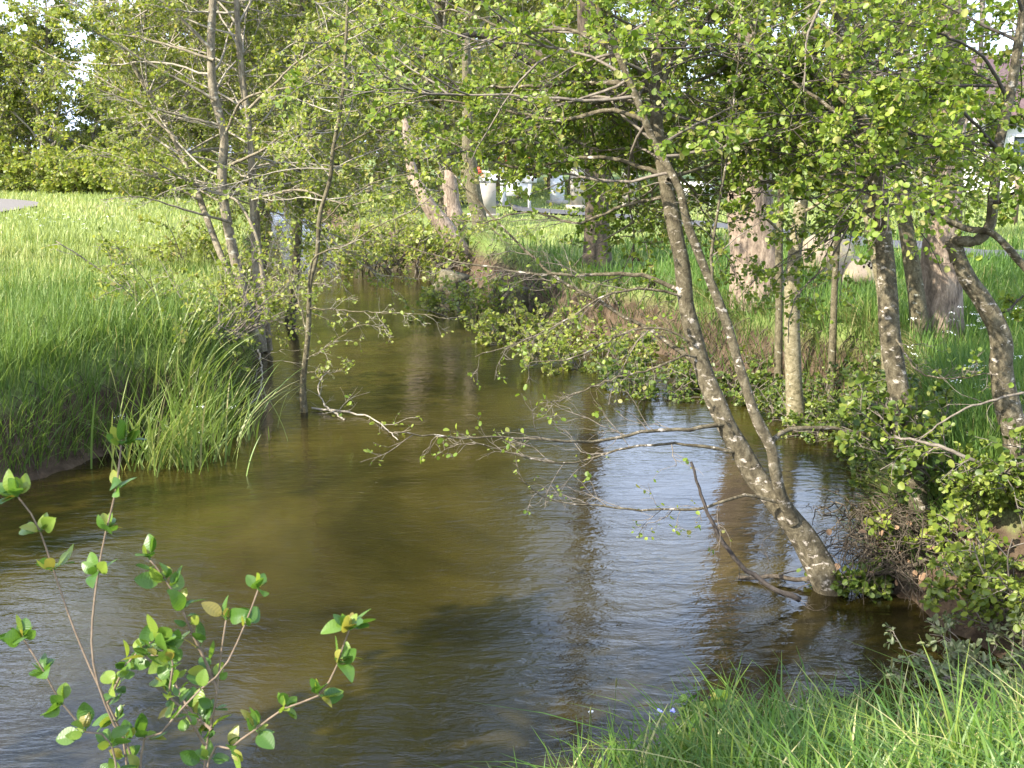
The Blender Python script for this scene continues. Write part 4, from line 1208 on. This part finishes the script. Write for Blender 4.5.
# ---------------------------------------------------------------- alder sapling in front
def sapling():
    rng = np.random.default_rng(701)
    Yq = 2.25
    b = np.array([P(128, 800, Yq)[0], Yq - .05, 0]); b[2] = gz(b) - .05
    root = thing("alder_sapling", "young alder sapling with large fresh ribbed leaves in the lower left corner", "sapling", b)
    def q(*p):
        return np.array([P(a, c, Yq + d) for a, c, d in p])
    low = P(135, 790, Yq)
    stems = [
        (np.vstack([b, low, q((118, 735, 0), (100, 690, 0), (92, 650, 0), (94, 605, .02), (103, 545, .03), (116, 490, .03), (121, 445, .03))]), .0048, .0018),
        (np.vstack([b + [.02, .02, 0], q((128, 776, .05), (112, 715, .05), (92, 672, .06), (70, 618, .08), (52, 565, .1), (36, 522, .1), (18, 497, .1))]), .0042, .0017),
        (np.vstack([b + [-.02, 0, 0], q((118, 780, -.1), (88, 735, -.12), (60, 700, -.14), (42, 668, -.15), (24, 640, -.15))]), .004, .0017),
        (np.vstack([b + [.03, .0, 0], q((140, 782, -.05), (165, 730, -.05), (197, 693, -.04), (221, 672, 0), (236, 645, .02), (250, 612, .03), (258, 590, .03))]), .0042, .0017),
        (np.vstack([b + [.05, .05, 0], q((203, 782, .1), (212, 725, .1), (217, 690, .1), (221, 655, .1), (226, 620, .1)) ]), .005, .0018),
        (np.vstack([b + [.06, .02, 0], q((205, 785, 0), (226, 752, 0), (255, 730, -.02), (285, 708, -.03), (318, 696, -.04), (336, 668, -.04), (345, 640, -.04), (350, 628, -.04))]), .0042, .0017),
        (q((217, 690, .1), (205, 660, .1), (190, 628, .1), (178, 600, .1), (160, 572, .1), (150, 560, .1)), .004, .0016),
        (q((108, 702, .05), (125, 668, .03), (140, 650, .02), (155, 640, .02)), .0035, .0015),
        (q((205, 745, .05), (185, 712, .02), (170, 695, 0), (172, 660, 0), (150, 655, 0)), .004, .0015),
        (q((212, 730, .1), (195, 715, .15), (178, 690, .2), (170, 650, .22)), .004, .0015),
    ]
    s = Shape()
    Ls = []
    for pts, r0, r1 in stems:
        L, R = wire(s, pts, r0, r1, n=36, sides=7, rough=.05, rng=rng)
        Ls.append(L)
    part("stems", s.mesh("stems", b), M['sapling_stem'], root)
    # ribbed leaf blade
    nu, nv = 27, 9
    u = np.linspace(0, 1, nu); v = np.linspace(-1, 1, nv)
    half = .37 * np.sin(math.pi * np.clip(u, 0, 1) ** .80) ** .72
    U, V = np.meshgrid(u, v, indexing='ij')
    yy = V * half[:, None]
    serr = 1 + .06 * np.sin(2 * math.pi * 13 * U) * (np.abs(V) > .9)
    ww = .16 * np.abs(yy) + .011 * np.cos(2 * math.pi * 7.5 * (U - .42 * np.abs(V))) * (np.abs(V) < .95) - .12 * (U - .4) ** 2
    LF = np.stack([U, yy * serr, ww], -1).reshape(-1, 3)
    i = np.arange(nu - 1)[:, None] * nv; j = np.arange(nv - 1)[None]
    FF = np.stack([i + j, i + nv + j, i + nv + j + 1, i + j + 1], -1).reshape(-1, 4)
    c = Shape()
    pet = Shape()
    def leaf_at(p, d, size, tint, ub=.55):
        d = norm(d)
        e = p + d * size * .3
        tubes(pet, np.array([[p, (p + e) / 2 + [0, 0, .002], e]]), np.array([[.0012, .001, .0009]]), 4, cap=False)
        put_leaves(c, rng, e[None], (d + rng.normal(size=3) * .25)[None], np.array([size]), LF, FF, ub, np.array([tint]))
    for k, L in enumerate(Ls):
        n = len(L)
        ln = np.linalg.norm(np.diff(L, axis=0), axis=1).sum()
        for i in np.repeat(np.arange(9 if k < 6 else 3, n, 2), 5):
            if L[i, 2] < 1.15 + .0 * k:
                continue
            f = i / (n - 1)
            bare = (k == 0 and .62 < f < .80) or (k == 1 and (.70 < f < .84))
            if bare or rng.random() > ((.8 if f < .75 else .95) if k in (0, 1, 2, 5) else .40 if k < 6 else .22):
                continue
            T = norm(L[min(i + 1, n - 1)] - L[i - 1])
            a = rng.random() * 6.28
            pp = norm(np.cross(T, [math.cos(a), math.sin(a), .2]))
            leaf_at(L[i], T * .5 + pp * .9, (.021 + .030 * rng.random()), rng.random() ** 1.3)
            if rng.random() < .6:
                leaf_at(L[i], T * .7 - pp * .8, .022 + .018 * rng.random(), rng.random())
        T = norm(L[-1] - L[-3])
        for m_ in range(5):
            pp = norm(rng.normal(size=3))
            leaf_at(L[-1], T * .9 + pp * .8, .028 + .024 * rng.random(), rng.random())
        leaf_at(L[-1], T + rng.normal(size=3) * .1, .022, .97)
    part("foliage", c.mesh("foliage", b), M['leaf_sapling'], root)
    part("leaf_stalks", pet.mesh("leaf_stalks", b), M['leaf_sapling'], root)
sapling()

# ---------------------------------------------------------------- flowers and stalks
def flower(label, p, h, kind, seed, name="flower"):
    rng = np.random.default_rng(seed)
    root = thing(name, label, "flower", p)
    s = Shape()
    top_ = p + [rng.normal() * .03, rng.normal() * .03, h]
    wire(s, np.array([p, (p + top_) / 2 + rng.normal(size=3) * .01, top_]), .0018, .0012, n=8, sides=5)
    part("stalk", s.mesh("stalk", p), M['grass_near'], root)
    s = Shape()
    m_ = 6 if kind == 'petal_blue' else 12
    for i in range(m_):
        a = i / m_ * 6.28
        put_leaves(s, rng, top_[None], np.array([[math.cos(a), math.sin(a), .35]]), np.array([.014]), upbias=3)
    part("petals", s.mesh("petals", p, smooth=False), M[kind], root)
def near_pt(px, py, h):
    """ground point whose plant of height h shows its head at the pixel"""
    for Yq in np.arange(2.2, 5.5, .02):
        t = P(px, py, Yq)
        if t[2] - gz(t) < h:
            break
    return np.array([t[0], t[1], gz(t)])
flower("small blue speedwell flower at the edge of the near grass", near_pt(677, 711, .30), .30, 'petal_blue', 801)
flower("second blue speedwell flower left of the first, deeper in the near grass", near_pt(663, 709, .28), .28, 'petal_blue', 802)
flower("small white daisy at the left end of the near grass", near_pt(593, 713, .26), .26, 'petal_white', 803)
def stalk(label, p, h, lean, seed):
    rng = np.random.default_rng(seed)
    root = thing("seed_head_grass", label, "grass stalk", p)
    top_ = p + [lean, .02, h]
    s = Shape()
    wire(s, np.array([p, p + [lean * .3, 0, h * .5], top_]), .0016, .0009, n=10, sides=5)
    part("stalk", s.mesh("stalk", p), M['grass_near'], root)
    s = Shape()
    tubes(s, np.array([[top_, top_ + [lean * .1, 0, .015], top_ + [lean * .2, 0, .035], top_ + [lean * .3, 0, .05]]]), np.array([[.001, .0045, .004, .001]]), 6)
    part("seed_head", s.mesh("seed_head", p), M['grass_dry'], root)
stalk("tall grass stalk with a slim seed head at the left part of the near grass", near_pt(614, 690, .34), .34, .01, 811)
stalk("grass stalk with a brown seed head before the dark water", near_pt(893, 672, .42), .42, .0, 812)
stalk("short seed head among the near grass below the daisy", near_pt(588, 720, .25), .25, .01, 813)
reeds_p = near_pt(963, 660, .5)
rng = np.random.default_rng(815)
t = thing("tall_grass_tuft", "tall pale grass tuft standing above the near grass beside the drooping bramble", "grass tuft", reeds_p)
s = Shape()
blades(s, rng, reeds_p[0] + rng.normal(size=14) * .02, reeds_p[1] + rng.normal(size=14) * .02, np.full(14, reeds_p[2] - .02), .42 + .2 * rng.random(14), np.full(14, .007), .2 + .35 * rng.random(14), .4 + .5 * rng.random(14), n=7)
part("blades", s.mesh("blades", reeds_p, smooth=False), M['grass_near'], t)
shrub("nettle like herb with pointed leaves poking over the near grass edge", near_pt(722, 690, .26) + [0, 0, .05], .12, .26, 6, .05, 'leaf_sapling', 816, q=3, name="herb", cat="plant", r=.003, sub=(3, .4), twig=(2, .5))
shrub("short leafy herb at the left end of the near grass", near_pt(560, 715, .2), .08, .18, 5, .04, 'leaf_sapling', 817, q=3, name="herb", cat="plant", r=.002, sub=(3, .4), twig=(2, .5))

def umbels(label, c, n, spread, h, seed):
    rng = np.random.default_rng(seed)
    root = thing("wildflower_patch", label, "wildflowers", c)
    s, f = Shape(), Shape()
    for i in range(n):
        x = c[0] + rng.normal() * spread; y = c[1] + rng.normal() * spread * .7
        p = np.array([x, y, float(height(np.array([x]), np.array([y]))[0])])
        hh = h * (.7 + .5 * rng.random())
        tp = p + [rng.normal() * .04, rng.normal() * .04, hh]
        wire(s, np.array([p, (p + tp) / 2, tp]), .003, .002, n=4, sides=4)
        k = 14
        put_leaves(f, rng, tp + rng.normal(size=(k, 3)) * np.array([.022, .022, .006]), rng.normal(size=(k, 3)) * [1, 1, .2], np.full(k, .011), upbias=3)
    part("stalks", s.mesh("stalks", c), M['grass_near'], root)
    part("petals", f.mesh("petals", c, smooth=False), M['petal_white'], root)
umbels("patch of white umbel flowers in the grass right of the reddish trunk", at(968, 330, 1.0), 22, .25, .42, 821)
umbels("few white flowers among the grass near the right edge alder's foot", at(978, 395, .9), 8, .2, .36, 822)
umbels("scattered white dandelion clocks in the pale left meadow", at(45, 232, 1.0), 26, 1.3, .28, 823)
umbels("white dandelion clocks in the meadow before the leaning alder limb", at(96, 240, 1.0), 8, .5, .28, 824)
umbels("white flowers on the left bank above the reeds", at(205, 345, .9), 5, .3, .4, 825)

# ---------------------------------------------------------------- far things seen through the leaves
def gp(px, Yd):
    x = (px - 512) / FPX * Yd * 1.015
    return np.array([x, Yd, float(height(np.array([x]), np.array([float(Yd)]))[0])])
def multi(name, label, cat, p, items, group=None):
    root = thing(name, label, cat, p, group)
    for nm, mat, boxes in items:
        s = Shape()
        for bx in boxes:
            box(s, np.asarray(bx[0]) + p, bx[1], bx[2] if len(bx) > 2 else 0)
        part(nm, s.mesh(nm, p, smooth=False), M[mat], root)
    return root
def disc(s, c, r, th, n=20):
    a = np.linspace(0, 2 * math.pi, n, endpoint=False)
    f = np.stack([np.cos(a) * r, np.full(n, -th / 2), np.sin(a) * r], 1) + c
    b_ = f + [0, th, 0]
    i = np.arange(n)
    s.add(np.vstack([f, b_]), np.stack([i, (i + 1) % n, (i + 1) % n + n, i + n], 1), [i[::-1]], [i + n])
Yk = 33.0
p = gp(529, Yk)
root = multi("marker_post", "white post with white and red round top past the footpath, by the white board", "marker post", p,
             [("post", 'white', [((0, 0, .45), (.09, .09, .9))]), ("crossbar", 'white', [((0, -.06, .86), (.42, .05, .2))])])
s = Shape(); disc(s, p + [0, -.05, 1.25], .22, .06); part("disc", s.mesh("disc", p, smooth=False), M['white'], root)
s = Shape(); box(s, p + [0, -.1, 1.14], (.34, .04, .14)); box(s, p + [-.05, -.1, 1.42], (.16, .04, .1)); part("red_band", s.mesh("red_band", p, smooth=False), M['red'], root)
p = gp(517, Yk)
multi("sign_board", "plain white low board on two legs left of the red topped post", "board", p, [("panel", 'white', [((0, 0, .62), (.85, .05, .46))]), ("leg", 'white', [((-.34, .04, .25), (.06, .04, .5))]), ("leg", 'white', [((.34, .04, .25), (.06, .04, .5))])])
p = gp(503, Yk)
root = multi("marker_post", "slim white post with a small red ball on top, left of the white board", "marker post", p, [("post", 'white', [((0, 0, .5), (.14, .1, 1.0)), ((0, 0, 1.05), (.2, .14, .1))])])
s = Shape(); disc(s, p + [0, -.08, 1.3], .13, .08); part("disc", s.mesh("disc", p, smooth=False), M['red'], root)
p = gp(484, 30.0)
root = multi("stone_block", "beige stone block topped by white and red flowers, behind the leaning trunks", "stone", p, [("block", 'beige', [((0, 0, .42), (.62, .35, .9), .15)]), ("plinth", 'beige', [((0, 0, .04), (.8, .5, .1), .15)])])
s = Shape(); rng = np.random.default_rng(901)
put_leaves(s, rng, p + [0, 0, .9] + rng.normal(size=(90, 3)) * [.13, .08, .07] + [0, 0, .1], rng.normal(size=(90, 3)), np.full(90, .12)); part("white_flowers", s.mesh("white_flowers", p, smooth=False), M['petal_white'], root)
s = Shape(); put_leaves(s, rng, p + [-.16, -.05, 1.12] + rng.normal(size=(40, 3)) * .06, rng.normal(size=(40, 3)), np.full(40, .1)); part("red_flowers", s.mesh("red_flowers", p, smooth=False), M['red'], root)
for px, Yd, hh, lab in [(576, 33, 1.15, "pale grey stone slab standing in the far meadow left of the dark brown trunk"), (556, 36, .8, "low pale stone in the far meadow between the post and the pale slab"), (626, 35, 1.0, "pale stone slab right of the dark brown trunk")]:
    p = gp(px, Yd)
    multi("stone_slab", lab, "stone", p, [("slab", 'beige' if px != 556 else 'white', [((0, 0, hh / 2), (.42, .16, hh), .2), ((0, 0, hh + .04), (.30, .14, .1), .2)]), ("plinth", 'beige', [((0, 0, .06), (.62, .36, .14), .2)])])
p = gp(692, 34)
multi("sign_board", "white board low in the far meadow between the double alder and the thick pale tree", "board", p, [("panel", 'white', [((0, 0, .55), (1.0, .06, .42))]), ("leg", 'white', [((-.4, .05, .2), (.06, .05, .5))]), ("leg", 'white', [((.4, .05, .2), (.06, .05, .5))])])
p = gp(1003, 26)
s = Shape(); box(s, p + [0, 0, .55], (.10, .10, 1.2)); box(s, p + [0, 0, 1.17], (.13, .13, .05))
o = part("fence_post", s.mesh("fence_post", p, smooth=False), M['wood']); o.location = tuple(p); tag(o, "thin brown wooden post in the meadow beyond the right footpath", "post")

def gable_house(name, label, p, size, wall, roofmat, hw, hr, windows, rot=0.0):
    w, dp = size
    root = thing(name, label, "house" if w > 4 else "hut", p)
    root.rotation_euler = (0, 0, rot)
    s = Shape(); hx, hy = w / 2, dp / 2
    V = np.array([[-hx, -hy, -.3], [hx, -hy, -.3], [hx, hy, -.3], [-hx, hy, -.3], [-hx, -hy, hw], [hx, -hy, hw], [hx, hy, hw], [-hx, hy, hw], [-hx, 0, hr - .12], [hx, 0, hr - .12]])
    s.add(V, [[0, 1, 5, 4], [2, 3, 7, 6]], [[1, 2, 6, 9, 5], [3, 0, 4, 8, 7]])
    part("wall", s.mesh("wall", smooth=False), M[wall], root)
    s = Shape(); e = .35; t_ = .14
    sl = (hr - hw) / hy
    for sg in (-1, 1):
        a = [(-hx - e, sg * (hy + e), hw - e * sl), (hx + e, sg * (hy + e), hw - e * sl), (hx + e, 0, hr), (-hx - e, 0, hr)]
        V = np.array(a + [(q[0], q[1], q[2] + t_) for q in a])
        s.add(V, [[0, 1, 2, 3], [4, 5, 6, 7], [0, 1, 5, 4], [2, 3, 7, 6], [0, 3, 7, 4], [1, 2, 6, 5]])
    part("roof", s.mesh("roof", smooth=False), M[roofmat], root)
    for x, z, ww, hh in windows:
        f = Shape()
        for dx, dz, a, b_ in ((0, hh / 2, ww + .12, .08), (0, -hh / 2, ww + .12, .08), (-ww / 2, 0, .08, hh), (ww / 2, 0, .08, hh)):
            box(f, (x + dx, -hy - .02, z + dz), (a, .08, b_))
        fr = part("window", f.mesh("window", smooth=False), M['white'], root)
        g = Shape(); box(g, (x, -hy - .004, z), (ww - .06, .03, hh - .06)); part("pane", g.mesh("pane", smooth=False), M['glass'], fr)
    return root
p = gp(1015, 48); gable_house("house", "white walled house with a pinkish red roof glimpsed through the leaves at the right", p, (9, 7), 'white', 'pink_roof', 3.0, 5.3, [(-2.6, 1.6, 1.1, 1.2), (0, 1.6, 1.1, 1.2), (2.6, 1.6, 1.1, 1.2)], .15)
p = gp(97, 62); gable_house("garden_hut", "small white hut with a dark roof behind the far left bushes", p, (2.2, 2.0), 'white', 'dark_roof', 1.75, 2.45, [(.4, 1.1, .5, .5)], .1)
p = gp(132, 60)
multi("shelter", "low flat white roof on posts, right of the dark roofed hut", "shelter", p, [("roof", 'white', [((0, 0, 1.48), (2.2, 1.2, .16))])] + [("post", 'wood', [((x, y, .7), (.1, .1, 1.42))]) for x in (-1, 1) for y in (-.5, .5)])
